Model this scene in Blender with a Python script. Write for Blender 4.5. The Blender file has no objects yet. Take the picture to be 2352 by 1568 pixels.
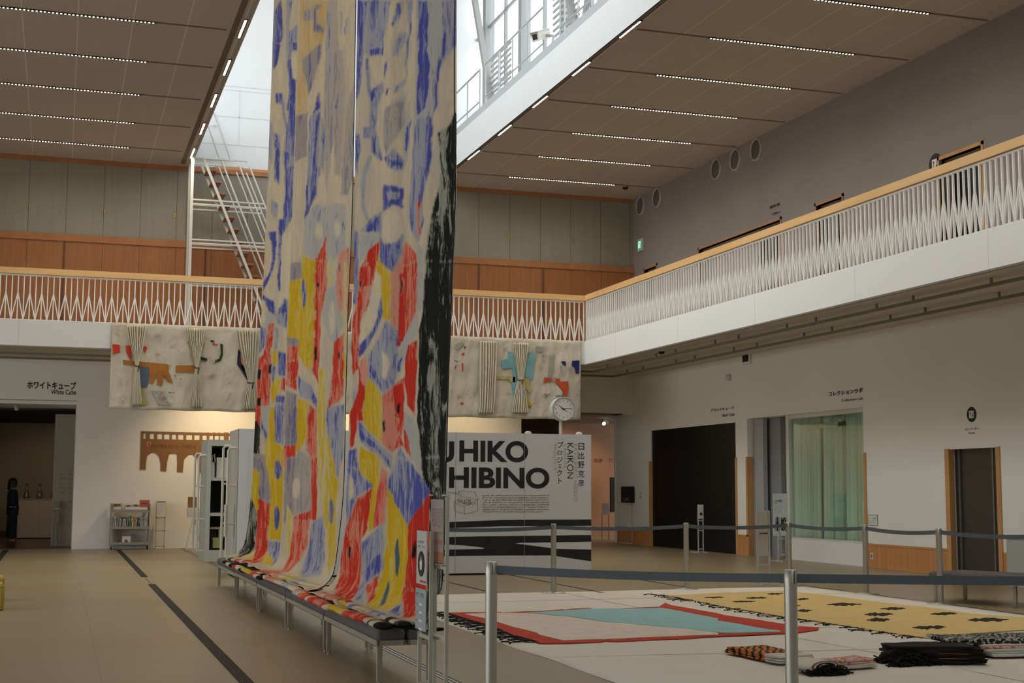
import bpy, bmesh, math, random
import numpy as np
from mathutils import Vector, Matrix
random.seed(7)
SC = bpy.context.scene
COL = SC.collection

# ------------------------------------------------------------------ camera, world, light, exposure
F = 3199.98; YAW = math.radians(17.9044); PIT = math.radians(6.08316); ROL = math.radians(.250088); CH = 1.4
_f = Vector((math.sin(YAW)*math.cos(PIT), math.cos(YAW)*math.cos(PIT), math.sin(PIT)))
_r = Vector((math.cos(YAW), -math.sin(YAW), 0.)); _u = _r.cross(_f)
_R = _r*math.cos(ROL)+_u*math.sin(ROL); _U = _u*math.cos(ROL)-_r*math.sin(ROL)
cam = bpy.data.cameras.new('camera'); co = bpy.data.objects.new('camera', cam); COL.objects.link(co)
cam.sensor_width = 36; cam.lens = F/2352*36; cam.clip_end = 300
M = Matrix(((_R.x, _U.x, -_f.x, 0), (_R.y, _U.y, -_f.y, 0), (_R.z, _U.z, -_f.z, CH), (0, 0, 0, 1)))
co.matrix_world = M
SC.camera = co
SC.view_settings.view_transform = 'Standard'; SC.view_settings.look = 'None'
SC.view_settings.gamma = 1; SC.view_settings.use_curve_mapping = False
SC.view_settings.exposure = 0.22
w = bpy.data.worlds.new('overcast_sky'); SC.world = w; w.use_nodes = True
w.node_tree.nodes['Background'].inputs[0].default_value = (.85, .90, .92, 1)
w.node_tree.nodes['Background'].inputs[1].default_value = 5.0
SC.cycles.use_denoising = True
SC.cycles.max_bounces = 8; SC.cycles.diffuse_bounces = 5; SC.cycles.transparent_max_bounces = 12

def area(name, loc, rot, sx, sy, power, color, portal=False):
    l = bpy.data.lights.new(name, 'AREA'); l.shape = 'RECTANGLE'; l.size = sx; l.size_y = sy
    l.energy = power; l.color = color
    o = bpy.data.objects.new(name, l); COL.objects.link(o); o.location = loc; o.rotation_euler = rot
    if portal: l.cycles.is_portal = True
    return o
area('clerestory_portal_right', (10.2, 13, 12.8), (0, math.pi/2, 0), 5.3, 42, 10, (1, 1, 1), True)
area('clerestory_portal_left', (1.4, 13, 12.8), (0, -math.pi/2, 0), 5.3, 42, 10, (1, 1, 1), True)

area('side_window_portal', (-13.9, 12, 2.6), (0, -math.pi/2, 0), 3.6, 30, 10, (1, 1, 1), True)

def at(px, py, **k):
    a = (px-1176)/F; b = -(py-784)/F
    d = _f+a*_R+b*_U
    if 'X' in k: t = k['X']/d.x
    elif 'Y' in k: t = k['Y']/d.y
    else: t = (k['Z']-CH)/d.z
    return Vector((d.x*t, d.y*t, CH+d.z*t))

# ------------------------------------------------------------------ helpers
def lin(c):
    if isinstance(c, str):
        c = tuple(int(c[i:i+2], 16)/255 for i in (0, 2, 4))
        return tuple((v/12.92 if v <= .04045 else ((v+.055)/1.055)**2.4) for v in c)
    return tuple(c)

MATS = {}
def mat(name, col=None, rough=.7, metal=0., spec=.3, noise=0., nscale=3., nstretch=(1, 1, 1), bump=0., bscale=40., col2=None,
        emit=None, estr=0., bstretch=(1, 1, 1)):
    if name in MATS: return MATS[name]
    m = bpy.data.materials.new(name); m.use_nodes = True; MATS[name] = m
    nt = m.node_tree; b = nt.nodes['Principled BSDF']
    c = lin(col)
    b.inputs['Base Color'].default_value = (*c, 1); b.inputs['Roughness'].default_value = rough
    b.inputs['Metallic'].default_value = metal; b.inputs['Specular IOR Level'].default_value = spec
    tc = nt.nodes.new('ShaderNodeTexCoord'); N = nt.nodes.new; L = nt.links.new
    if noise or col2:
        mp = N('ShaderNodeMapping'); mp.inputs['Scale'].default_value = nstretch
        L(tc.outputs['Object'], mp.inputs[0])
        n = N('ShaderNodeTexNoise'); n.inputs['Scale'].default_value = nscale; n.inputs['Detail'].default_value = 5
        L(mp.outputs[0], n.inputs['Vector'])
        mr = N('ShaderNodeMapRange'); mr.inputs[1].default_value = .3; mr.inputs[2].default_value = .7
        L(n.outputs['Fac'], mr.inputs[0])
        mx = N('ShaderNodeMix'); mx.data_type = 'RGBA'
        c2 = lin(col2) if col2 else tuple(v*(1-noise) for v in c)
        mx.inputs[6].default_value = (*c, 1); mx.inputs[7].default_value = (*c2, 1)
        L(mr.outputs[0], mx.inputs[0]); L(mx.outputs[2], b.inputs['Base Color'])
    if bump:
        mp2 = N('ShaderNodeMapping'); mp2.inputs['Scale'].default_value = bstretch
        L(tc.outputs['Object'], mp2.inputs[0])
        n2 = N('ShaderNodeTexNoise'); n2.inputs['Scale'].default_value = bscale; n2.inputs['Detail'].default_value = 3
        L(mp2.outputs[0], n2.inputs['Vector'])
        bp = N('ShaderNodeBump'); bp.inputs['Strength'].default_value = bump; bp.inputs['Distance'].default_value = .02 if bump < .75 else .07
        L(n2.outputs['Fac'], bp.inputs['Height']); L(bp.outputs[0], b.inputs['Normal'])
    if emit is not None:
        b.inputs['Emission Color'].default_value = (*lin(emit), 1); b.inputs['Emission Strength'].default_value = estr
    return m

def lines(m, specs, world=True):
    """thin joints in a surface: specs = [(axis, spacing, offset, width, colour)]"""
    nt = m.node_tree; b = nt.nodes['Principled BSDF']; N = nt.nodes.new; L = nt.links.new
    g = N('ShaderNodeNewGeometry'); sp = N('ShaderNodeSeparateXYZ'); L(g.outputs['Position'], sp.inputs[0])
    src = b.inputs['Base Color'].links[0].from_socket if b.inputs['Base Color'].links else None
    for ax, s, off, wd, c in specs:
        a = N('ShaderNodeMath'); a.operation = 'SUBTRACT'; L(sp.outputs[ax], a.inputs[0]); a.inputs[1].default_value = off-s/2
        d = N('ShaderNodeMath'); d.operation = 'PINGPONG'; L(a.outputs[0], d.inputs[0]); d.inputs[1].default_value = s/2
        e = N('ShaderNodeMath'); e.operation = 'GREATER_THAN'; L(d.outputs[0], e.inputs[0]); e.inputs[1].default_value = s/2-wd/2
        mx = N('ShaderNodeMix'); mx.data_type = 'RGBA'; L(e.outputs[0], mx.inputs[0])
        if src: L(src, mx.inputs[6])
        else: mx.inputs[6].default_value = b.inputs['Base Color'].default_value
        mx.inputs[7].default_value = (*lin(c), 1); src = mx.outputs[2]
    L(src, b.inputs['Base Color'])
    return m

class Fr:
    """a frame on a surface: u across, v up, w out of the surface"""
    def __init__(s, o, u, v):
        s.o = Vector(o); s.u = Vector(u); s.v = Vector(v); s.w = s.u.cross(s.v)
    def p(s, u, v, w=0.): return s.o+s.u*u+s.v*v+s.w*w
WORLD = Fr((0, 0, 0), (1, 0, 0), (0, 1, 0))
def frY(y, x0=0, z0=0): return Fr((x0, y, z0), (1, 0, 0), (0, 0, 1))       # faces -Y
def frX(x, y0=0, z0=0): return Fr((x, y0, z0), (0, -1, 0), (0, 0, 1))      # faces -X

class MB:
    def __init__(s): s.v = []; s.f = []; s.m = []; s.cm = 0; s.sm = []
    def _add(s, vs, fs, smooth=False):
        k = len(s.v); s.v += [Vector(x) for x in vs]
        for f in fs: s.f.append([i+k for i in f]); s.m.append(s.cm); s.sm.append(smooth)
        return s
    def box(s, a, b, fr=WORLD):
        x0, y0, z0 = (min(a[i], b[i]) for i in range(3)); x1, y1, z1 = (max(a[i], b[i]) for i in range(3))
        vs = [fr.p(*q) for q in ((x0, y0, z0), (x1, y0, z0), (x1, y1, z0), (x0, y1, z0), (x0, y0, z1), (x1, y0, z1), (x1, y1, z1), (x0, y1, z1))]
        return s._add(vs, [(3, 2, 1, 0), (4, 5, 6, 7), (0, 1, 5, 4), (1, 2, 6, 5), (2, 3, 7, 6), (3, 0, 4, 7)])
    def rbox(s, a, b, r=.01, fr=WORLD):
        """box with chamfered long edges (profile in u-w, length v) """
        x0, y0, z0 = (min(a[i], b[i]) for i in range(3)); x1, y1, z1 = (max(a[i], b[i]) for i in range(3))
        pts = [(x0+r, z0), (x1-r, z0), (x1, z0+r), (x1, z1-r), (x1-r, z1), (x0+r, z1), (x0, z1-r), (x0, z0+r)]
        vs = [fr.p(x, y0, z) for x, z in pts]+[fr.p(x, y1, z) for x, z in pts]
        n = 8
        return s._add(vs, [tuple(range(n)), tuple(range(2*n-1, n-1, -1))]+[(i, i+n, (i+1) % n+n, (i+1) % n) for i in range(n)])
    def prism(s, poly, w0, w1, fr=WORLD):
        n = len(poly)
        ar = sum(poly[i][0]*poly[(i+1) % n][1]-poly[(i+1) % n][0]*poly[i][1] for i in range(n))
        if ar < 0: poly = poly[::-1]
        vs = [fr.p(x, y, w0) for x, y in poly]+[fr.p(x, y, w1) for x, y in poly]
        return s._add(vs, [tuple(range(n-1, -1, -1)), tuple(range(n, 2*n))]+[(i, (i+1) % n, (i+1) % n+n, i+n) for i in range(n)])
    def quad(s, a, b, c, d): return s._add([a, b, c, d], [(0, 1, 2, 3)])
    def cyl(s, a, b, r, n=12, r2=None, smooth=True):
        a = Vector(a); b = Vector(b); d = (b-a).normalized(); r2 = r if r2 is None else r2
        t = d.orthogonal().normalized(); q = d.cross(t)
        ra = [a+(t*math.cos(2*math.pi*i/n)+q*math.sin(2*math.pi*i/n))*r for i in range(n)]
        rb = [b+(t*math.cos(2*math.pi*i/n)+q*math.sin(2*math.pi*i/n))*r2 for i in range(n)]
        k = len(s.v); s._add(ra+rb, [(i, (i+1) % n, (i+1) % n+n, i+n) for i in range(n)], smooth)
        s._add(ra, [tuple(range(n-1, -1, -1))]); s._add(rb, [tuple(range(n))])
        return s
    def bar(s, a, b, wx, wy, up=(0, 0, 1)):
        """rectangular bar from a to b"""
        a = Vector(a); b = Vector(b); d = (b-a).normalized(); up = Vector(up)
        t = d.cross(up)
        if t.length < 1e-4: t = d.cross(Vector((1, 0, 0)))
        t.normalize(); q = t.cross(d)
        o = [(-1, -1), (1, -1), (1, 1), (-1, 1)]
        vs = [p+t*x*wx/2+q*y*wy/2 for p in (a, b) for x, y in o]
        return s._add(vs, [(3, 2, 1, 0), (4, 5, 6, 7), (0, 1, 5, 4), (1, 2, 6, 5), (2, 3, 7, 6), (3, 0, 4, 7)])
    def tube(s, pts, r, n=8, cap=True):
        pts = [Vector(p) for p in pts]; rings = []; k0 = len(s.v); prev = None
        for i, p in enumerate(pts):
            d = (pts[min(i+1, len(pts)-1)]-pts[max(i-1, 0)]).normalized()
            t = d.orthogonal().normalized() if prev is None else (prev-d*prev.dot(d)).normalized()
            prev = t; q = d.cross(t); rr = r[i] if isinstance(r, (list, tuple)) else r
            rings.append([p+(t*math.cos(2*math.pi*j/n)+q*math.sin(2*math.pi*j/n))*rr for j in range(n)])
        vs = [v for rg in rings for v in rg]
        fs = [(i*n+j, i*n+(j+1) % n, (i+1)*n+(j+1) % n, (i+1)*n+j) for i in range(len(pts)-1) for j in range(n)]
        s._add(vs, fs, True)
        if cap: s._add(rings[0], [tuple(range(n-1, -1, -1))]); s._add(rings[-1], [tuple(range(n))])
        return s
    def grid(s, fn, nu, nv, smooth=True, close=False):
        vs = [fn(i/(nu-1) if nu > 1 else 0, j/(nv-1)) for j in range(nv) for i in range(nu)]
        fs = [(j*nu+i, j*nu+i+1, (j+1)*nu+i+1, (j+1)*nu+i) for j in range(nv-1) for i in range(nu-1)]
        return s._add(vs, fs, smooth)
    def lathe(s, c, prof, n=20):
        c = Vector(c); m = len(prof)
        vs = [c+Vector((r*math.cos(2*math.pi*j/n), r*math.sin(2*math.pi*j/n), z)) for r, z in prof for j in range(n)]
        return s._add(vs, [(i*n+j, i*n+(j+1) % n, (i+1)*n+(j+1) % n, (i+1)*n+j) for i in range(m-1) for j in range(n)], True)
    def build(s, name, mats, parent=None, origin=None):
        me = bpy.data.meshes.new(name)
        if parent is not None: org = Vector(parent['_org'])
        elif origin is not None: org = Vector(origin)
        else:
            lo = [min(v[i] for v in s.v) for i in range(3)]; hi = [max(v[i] for v in s.v) for i in range(3)]
            org = Vector(((lo[0]+hi[0])/2, (lo[1]+hi[1])/2, lo[2]))
        me.from_pydata([tuple(v-org) for v in s.v], [], s.f)
        ms = mats if isinstance(mats, (list, tuple)) else [mats]
        for m in ms: me.materials.append(m)
        me.polygons.foreach_set('material_index', s.m); me.polygons.foreach_set('use_smooth', s.sm)
        me.update()
        o = bpy.data.objects.new(name, me); COL.objects.link(o)
        if parent is not None:
            o.parent = parent
        else: o.location = org
        o['_org'] = tuple(org)
        return o

def tag(o, label, cat, group=None, kind=None):
    if label: o['label'] = label
    if cat: o['category'] = cat
    if group: o['group'] = group
    if kind: o['kind'] = kind
    return o
def thing(name, label, cat, loc=(0, 0, 0), group=None):
    o = bpy.data.objects.new(name, None); COL.objects.link(o); o.location = loc; o['_org'] = tuple(loc)
    o.empty_display_size = .1
    return tag(o, label, cat, group)
def struct(o): o['kind'] = 'structure'; return o
def dup(o, loc=None, rotz=None, label=None, parent=None, offset=None):
    c = o.copy(); COL.objects.link(c)
    if parent is not None: c.parent = parent
    if loc is not None: c.location = loc; c['_org'] = tuple(loc)
    if rotz is not None: c.rotation_euler = (0, 0, rotz)
    if label: c['label'] = label
    for ch in list(o.children): dup(ch, parent=c)
    return c

def text_mesh(txt, fr, u0, u1, v0, v1, m, name='lettering', parent=None, bold=0., depth=.002, align='LEFT', spacing=1., line=1., w=.001, vertical=False):
    cu = bpy.data.curves.new('t', 'FONT'); cu.body = txt; cu.size = 1; cu.offset = bold; cu.resolution_u = 6 if len(txt) < 8 and txt.isascii() and txt.isupper() else 4
    cu.align_x = align; cu.space_character = spacing; cu.space_line = line
    o = bpy.data.objects.new('t', cu); COL.objects.link(o); bpy.context.view_layer.update()
    me = bpy.data.meshes.new_from_object(o.evaluated_get(bpy.context.evaluated_depsgraph_get()))
    bpy.data.objects.remove(o); bpy.data.curves.remove(cu)
    vs = [v.co.copy() for v in me.vertices]; fs = [tuple(p.vertices) for p in me.polygons]; bpy.data.meshes.remove(me)
    if not vs: return None
    x0 = min(v.x for v in vs); x1 = max(v.x for v in vs); y0 = min(v.y for v in vs); y1 = max(v.y for v in vs)
    if vertical:      # sideways lettering, reading downwards
        q = [fr.p(u0+(v.y-y0)/(y1-y0)*(u1-u0), v1-(v.x-x0)/(x1-x0)*(v1-v0), w+depth) for v in vs]
    else:
        q = [fr.p(u0+(v.x-x0)/(x1-x0)*(u1-u0), v0+(v.y-y0)/(y1-y0)*(v1-v0), w+depth) for v in vs]
    b = MB(); b._add(q, fs)
    return b.build(name, m, parent) if name else b
# ------------------------------------------------------------------ materials
plaster = mat('plaster_white', (.80, .775, .73), .85, noise=.04, nscale=.6, bump=.03, bscale=30)
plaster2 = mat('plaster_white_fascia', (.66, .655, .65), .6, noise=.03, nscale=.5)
lines(plaster2, [])if 0 else None
upgrey = mat('upper_wall_grey', (.25, .225, .22), .85, noise=.06, nscale=.8)
wellwhite = mat('well_white', (.62, .63, .635), .6)
wellgrey = mat('well_grey', (.38, .395, .40), .7)
ceilm = mat('ceiling_board', (.36, .285, .225), .8, noise=.05, nscale=.7)
concrete = mat('concrete_floor', (.29, .25, .165), .34, spec=.45, noise=.16, nscale=.55, nstretch=(.22, 1.1, 1), bump=.015, bscale=8, col2=(.26, .19, .09))
lines(concrete, [(0, 3.2, .35, .008, (.16, .15, .12)), (1, 3.2, 12.0, .008, (.16, .15, .12))])
panelg = mat('wall_panel_greybeige', (.25, .225, .175), .6, noise=.08, nscale=1.2, nstretch=(8, 1, .5))
lines(panelg, [(0, .845, -.07, .012, (.10, .07, .05))])
wains = mat('wainscot_wood', (.32, .125, .045), .5, noise=.22, nscale=2.2, nstretch=(9, 9, .5))
lines(wains, [(0, .845, -.07, .012, (.10, .05, .03))])
wains2 = mat('wainscot_wood_light', (.58, .27, .10), .5, col2=(.46, .19, .065), nscale=2.0, nstretch=(5, 5, .12))
woodd = mat('wood_dark_trim', (.36, .15, .06), .5, noise=.2, nscale=4, nstretch=(1, 1, 1))
woodrail = mat('rail_oak', (.78, .50, .23), .42, col2=(.68, .40, .16), nscale=1.5, nstretch=(.35, .35, 4))
woodj = mat('jamb_oak', (.55, .29, .11), .5, noise=.15, nscale=3, nstretch=(4, 4, .3))
white = mat('white_paint', (.78, .78, .77), .45)
offwhite = mat('offwhite_metal', (.60, .59, .53), .4, metal=.0)
steel = mat('brushed_steel', (.42, .405, .36), .42, metal=.8)
steeld = mat('steel_dark', (.30, .29, .26), .4, metal=.6)
balw = mat('baluster_white', (.84, .83, .81), .45)
black = mat('black_matte', (.012, .012, .012), .6)
blackg = mat('black_door', (.006, .006, .006), .35)
ink = mat('black_ink', (.02, .02, .022), .6)
greyink = mat('grey_ink', (.45, .46, .47), .6)
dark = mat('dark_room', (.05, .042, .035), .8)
brownroom = mat('brown_room_wall', (.30, .17, .10), .8)
led = mat('led_dot', (1, .95, .8), .5, emit=(1, .89, .68), estr=1)
def downlight(m, power):      # lensed downlight: strongest straight down, falling off to the side
    nt = m.node_tree; N = nt.nodes.new; L = nt.links.new; g = N('ShaderNodeNewGeometry'); d = N('ShaderNodeVectorMath'); d.operation = 'DOT_PRODUCT'
    L(g.outputs['Incoming'], d.inputs[0]); L(g.outputs['True Normal'], d.inputs[1]); p = N('ShaderNodeMath'); p.operation = 'POWER'; L(d.outputs['Value'], p.inputs[0]); p.inputs[1].default_value = 1.6
    q = N('ShaderNodeMath'); q.operation = 'MULTIPLY'; L(p.outputs[0], q.inputs[0]); q.inputs[1].default_value = power; L(q.outputs[0], nt.nodes['Principled BSDF'].inputs['Emission Strength'])
downlight(led, 380)
slot = mat('slot_dark', (.14, .10, .075), .8)
cushion = mat('bench_cushion_charcoal', (.115, .105, .108), .85, noise=.1, nscale=60, bump=.05, bscale=300)
benchm = mat('bench_frame_taupe', (.36, .335, .29), .35, metal=.35)
belt = mat('belt_webbing', (.10, .118, .135), .75)
pipe = mat('pipe_grey', (.20, .18, .14), .5)
def glassy(name, tint=(1, 1, 1), gl=.12, rough=.03):
    m = bpy.data.materials.new(name); m.use_nodes = True; nt = m.node_tree; nt.nodes.clear(); N = nt.nodes.new; L = nt.links.new
    o = N('ShaderNodeOutputMaterial'); mx = N('ShaderNodeMixShader'); t = N('ShaderNodeBsdfTransparent'); g = N('ShaderNodeBsdfGlossy')
    t.inputs[0].default_value = (*tint, 1); g.inputs['Roughness'].default_value = rough; mx.inputs[0].default_value = gl
    L(t.outputs[0], mx.inputs[1]); L(g.outputs[0], mx.inputs[2]); L(mx.outputs[0], o.inputs[0]); return m
glass = glassy('clear_glass'); glassg = glassy('green_tinted_glass', (.86, .96, .90), .12); acryl = glassy('clear_acrylic', (.97, .98, .98), .08)

# ------------------------------------------------------------------ the hall
xw, yw, zc, xr, xl = 14.393, 34.011, 9.161, 8.861, 2.743
yb, xb, zr, zf, zg = 30.93, 11.81, 6.034, 4.931, 4.382
XL, YF = -14., -8.   # hall's other sides, behind and left of the camera
TOP = 15.5
b = MB().box((XL-.3, YF-.3, -.3), (xw+6, 46, 0)); struct(b.build('floor', concrete))

# ceilings with their lighting grooves
def ceiling(x0, x1, joint0, js, gx0, gx1, name):
    m = mat(name+'_board', (.41, .345, .285), .8, noise=.05, nscale=.7)
    lines(m, [(0, js, joint0, .02, (.55, .49, .42))])
    b = MB()
    b.box((x0, YF, zc), (x1, yw, zc+.4))
    struct(b.build('ceiling', m))
    for i in range(-1, 11):
        y = 32.431-2.26*i
        s = MB().box((gx0, y-.035, zc-.003), (gx1, y+.035, zc+.02)); struct(s.build('trim_1', slot))
ceiling(XL, xl, .02, .88, XL+.2, 2.43, 'ceiling_left')
ceiling(xr, xw, 9.88, .925, 9.02, xw-.05, 'ceiling_right')
for nm, x0, x1 in (('L', 2.50, 2.60), ('R', xr-.0, xr+.07)):
    s = MB().box((x0, YF, zc-.004), (x1, yw-.3, zc+.02)); struct(s.build('trim_2', slot))
s = MB().box((xl-.02, YF, zc-.03), (xl+.02, yw, zc+.1)); struct(s.build('trim_3', mat('edge_alu', (.32, .29, .25), .4, metal=.5)))

# back wall, ground floor
b = MB()
b.box((XL, yw, 3.43), (xw, yw+.35, 5.0))           # band above the openings
b.box((.33, yw, 0), (11.25, yw+.35, 3.43))
b.box((XL, yw, 0), (-4.2, yw+.35, 3.43))
b.box((14.2, yw, 3.38), (xw, yw+.35, 3.43))
struct(b.build('wall_back', plaster))
# back wall, upper floor
b = MB().box((XL, yw, 5.0), (xw, yw+.3, 9.2)); struct(b.build('wall_back', panelg))
b = MB().box((XL, yw-.03, 4.95), (xw, yw, 7.17)); struct(b.build('wall_back', wains))
b = MB().box((XL, yw-.06, 7.17), (xw, yw, 7.33)); struct(b.build('trim_4', woodd))
b = MB().box((XL, yw-.05, zc-.11), (xw, yw, zc+.0)); struct(b.build('trim_5', woodd))
b = MB().box((xl+.6, yw-.04, zc-.05), (xr, yw-.02, zc+.06)); struct(b.build('trim_6', mat('orange_edge', (.5, .24, .09), .5)))
# sliding gaps in the wainscot
for x in (-.07, 3.18, 6.6, 10.08, 11.83):
    b = MB().box((x-.03, yw-.05, 4.95), (x+.01, yw-.028, 7.17)); struct(b.build('trim_7', mat('gap_brown', (.12, .05, .025), .7)))
for x in (-.92, .767, 2.43, 4.1, 10.93, 12.66):
    l = MB().box((x-.03, yw-.02, 7.9), (x-.012, yw, 8.0)); l.box((x+.012, yw-.02, 7.9), (x+.03, yw, 8.0)); struct(l.build('trim_8', mat('brass', (.5, .38, .12), .4, metal=.6)))

# right wall
b = MB()
ops = [(32.95, 28.22, 2.93), (27.66, 22.98, 2.985), (20.34, 19.05, 2.12)]
y = 35.35
b2 = MB()
for y0, y1, h in ops:
    b2.box((xw, y, 0), (xw+.3, y0, 4.99)); b2.box((xw, y0, h), (xw+.3, y1, 4.99)); y = y1
b2.box((xw, y, 0), (xw+.3, YF, 4.99))
struct(b2.build('wall_right', plaster))
b = MB()
ops2 = [(33.3, 32.5, 7.14), (30.0, 26.01, 7.14), (24.53, 23.54, 7.14), (20.36, 19.19, 7.14)]
y = yw
for y0, y1, h in ops2:
    b.box((xw, y, 4.98), (xw+.3, y0, zc+.1)); b.box((xw, y0, h), (xw+.3, y1, zc+.1)); y = y1
b.box((xw, y, 4.98), (xw+.3, YF, zc+.1))
struct(b.build('wall_right', upgrey))
# hall sides that the photo does not show: left wall, and the glazed front behind the camera
b = MB().box((XL-.3, YF, 0), (XL, 46, .8)).box((XL-.3, YF, 4.4), (XL, 46, zc+.2)).box((XL-.3, YF, .8), (XL, -3, 4.4)).box((XL-.3, 27, .8), (XL, 46, 4.4)); struct(b.build('wall_left', plaster))
b = MB()
for k in range(11): b.box((XL-.2, -3+3*k-.04, .8), (XL-.1, -3+3*k+.04, 4.4))
struct(b.build('window_4', steeld)); struct(MB().box((XL-.16, -3, .8), (XL-.15, 27, 4.4)).build('window_4', glass))
b = MB().box((XL, YF-.3, 0), (xw, YF, zc+.1))
struct(b.build('wall_front', plaster))
# skylight well
b = MB().box((xl-.3, YF, zc+.4), (xl, yw, 9.93)).box((xl, YF, zc+.02), (xl+.01, yw, zc+.42)).box((xl-1.6, YF, 9.93), (xl, yw, 10.13)); struct(b.build('wall_left', wellwhite))
b = MB()
for i in range(14): b.box((1.48, 33-2.9*i-.12, 10.13), (1.72, 33-2.9*i+.12, TOP))
for z in (10.9, 13.1): b.box((1.57, YF, z-.03), (1.63, yw, z+.03))
struct(b.build('window_3', white)); struct(MB().box((1.59, YF, 10.13), (1.61, yw, TOP)).build('window_3', glass))
struct(MB().box((1.2, YF-.3, TOP), (10.6, yw+.3, TOP+.3)).build('ceiling', wellwhite)); struct(MB().box((1.2, YF-.3, 9.13), (10.6, YF, TOP)).build('wall_front', wellwhite))
b = MB().box((.9, yw+.002, zc+.0), (10.6, yw+.3, TOP)); struct(b.build('wall_back', wellwhite))
b = MB().box((xr-.01, YF, zc+.02), (xr, yw, 9.93)).box((xr, YF, zc+.4), (xr+.3, yw, 9.93)); struct(b.build('wall_right', wellwhite))
b = MB().box((xr+.02, YF, 9.93), (xr+1.6, yw, 10.13)); struct(b.build('wall_right', wellgrey))
b = MB()
for z in (9.80, 10.50, 11.17, 11.27): b.box((xl, yw-.004, z-.012), (xr, yw+.003, z+.012))
for x in (3.9, 6.9): b.box((x-.01, yw-.004, 9.8), (x+.01, yw+.003, 11.17))
struct(b.build('trim_9', mat('well_joint', (.55, .57, .58), .7)))
# clerestory on the right of the well
XG = 10.0
b = MB()
for i in range(9):
    y = 33.0-2.9*i
    b.box((XG-.12, y-.12, 10.13), (XG+.12, y+.12, TOP)); 
    b.box((XG-.04, y-1.5, 10.13), (XG+.04, y-1.43, TOP))
for z in (10.9, 13.1): b.box((XG-.03, YF, z-.03), (XG+.03, yw, z+.03))
struct(b.build('window_1', mat('well_frame', (.24, .25, .255), .5)))
b = MB().box((XG-.01, YF, 10.13), (XG+.01, yw, TOP)); struct(b.build('window_1', glass))
b = MB()
for i in range(5):
    y = 31.3-5.8*i
    b.bar((XG-.35, y, 10.2), (XG-.35, y+2.6, TOP), .13, .13); b.bar((XG-.35, y+.0, 10.2), (XG-.35, y-2.4, TOP), .10, .10) if i % 2 else None
struct(b.build('trim_10', mat('brace_grey', (.26, .26, .25), .5)))
# roof frame over the well
b = MB()
for i in range(14): b.box((xl, YF+3.1*i, TOP-.5), (xr+1.5, YF+3.1*i+.18, TOP))
struct(b.build('trim_11', white))
# balconies: slab, white fascia, soffit
b = MB().box((XL, yb+.12, zg+.01), (xw, yw+.01, zf-.03)).box((xb+.12, YF, zg+.01), (xw, yb+.12, zf-.03)); struct(b.build('floor', mat('soffit_paint', (.60, .57, .50), .8)))
fasc = lines(plaster2, [])
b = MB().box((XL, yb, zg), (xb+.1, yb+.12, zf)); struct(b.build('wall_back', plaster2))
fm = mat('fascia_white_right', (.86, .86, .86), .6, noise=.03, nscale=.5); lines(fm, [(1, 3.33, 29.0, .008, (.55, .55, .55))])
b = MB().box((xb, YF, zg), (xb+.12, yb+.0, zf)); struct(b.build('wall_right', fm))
b = MB().box((xb-.004, YF, zg-.03), (xb+.05, yb+.0, zg)).box((XL, yb-.004, zg-.03), (xb+.05, yb+.05, zg)); struct(b.build('trim_12', pipe))
for x in (-.93, 3.0, 6.3): struct(MB().box((x, yb-.003, zg), (x+.012, yb, zf)).build('trim_13', mat('fjoint', (.5, .5, .5), .7)))

# black cube recess
struct(MB().box((xw+.32, 33.1, 0), (xw+.5, 28.1, 3.1)).build('wall_right', black))
fr = frX(xw)
d = struct(MB().box((-32.95, .0, -.08), (-30.75, 2.93, -.04), fr).build('door_1', blackg))
d = struct(MB().box((-30.7, .0, -.06), (-28.22, 2.93, -.02), fr).build('door_1', blackg))
for y0, y1, z in ((33.05, 32.93, 2.15), (28.24, 28.16, 2.15)):
    struct(MB().box((xw-.015, y0, 0), (xw+.05, y1, z)).build('trim_14', woodj))
struct(MB().box((xw-.02, 27.72, 0), (xw+.12, 27.64, 2.15)).build('trim_14', woodj))
struct(MB().box((xw-.015, 22.99, 0), (xw+.31, 22.90, 2.13)).build('trim_14', woodj))
# low wood wainscots
for y0, y1 in ((35.2, 33.0), (28.2, 27.62), (22.9, 20.43), (18.95, 12)):
    struct(MB().box((xw-.012, y0, 0), (xw, y1, .41)).build('baseboard_right', wains2))
    struct(MB().box((xw-.02, y0, .41), (xw, y1, .445)).build('trim_15', woodj))
struct(MB().box((xw-.02, 35.37, 0), (xw+.02, 35.31, 5.0)).build('trim_16', white))
# collection lab: glazing, sill wall, curtain, rooms behind
struct(MB().box((xw+.05, 26.0, 0), (xw+.3, 22.98, .42)).build('wall_right', white))
fr2 = frX(xw+.12)
b = MB().box((-26.05, 0, -.06), (-25.93, 2.985, .06), fr2).box((-26, 2.9, -.05), (-22.98, 2.985, .05), fr2).box((-26, .42, -.05), (-22.98, .46, .05), fr2)
struct(b.build('window_2', offwhite))
struct(MB().box((-26.0, .44, -.005), (-22.98, 2.95, .005), fr2).build('window_2', glassg))
b = MB().box((-24.75, .44, -.5), (-24.6, 2.85, -.4), fr2).box((-26.0, 2.7, -.5), (-24.6, 2.8, -.4), fr2)
struct(b.build('window_2', mat('inner_frame', (.55, .56, .48), .5)))
struct(MB().box((xw+3.5, 36, 0), (xw+3.8, 18, 3.2)).build('wall_right', mat('lab_wall', (.30, .34, .28), .8)))
struct(MB().box((xw+.3, 35.4, 3.05), (xw+3.6, 18, 3.15)).build('ceiling', mat('lab_ceiling', (.3, .3, .27), .8)))
struct(MB().box((xw+.3, 28.15, 0), (xw+3.6, 28.05, 3.1)).build('wall_right', mat('lab_partition', (.33, .30, .30), .8)))
struct(MB().box((-27.5, 0, -.26), (-26.75, 2.98, -.2), fr2).build('door_2', mat('door_panel_grey', (.26, .26, .27), .5)))
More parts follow.
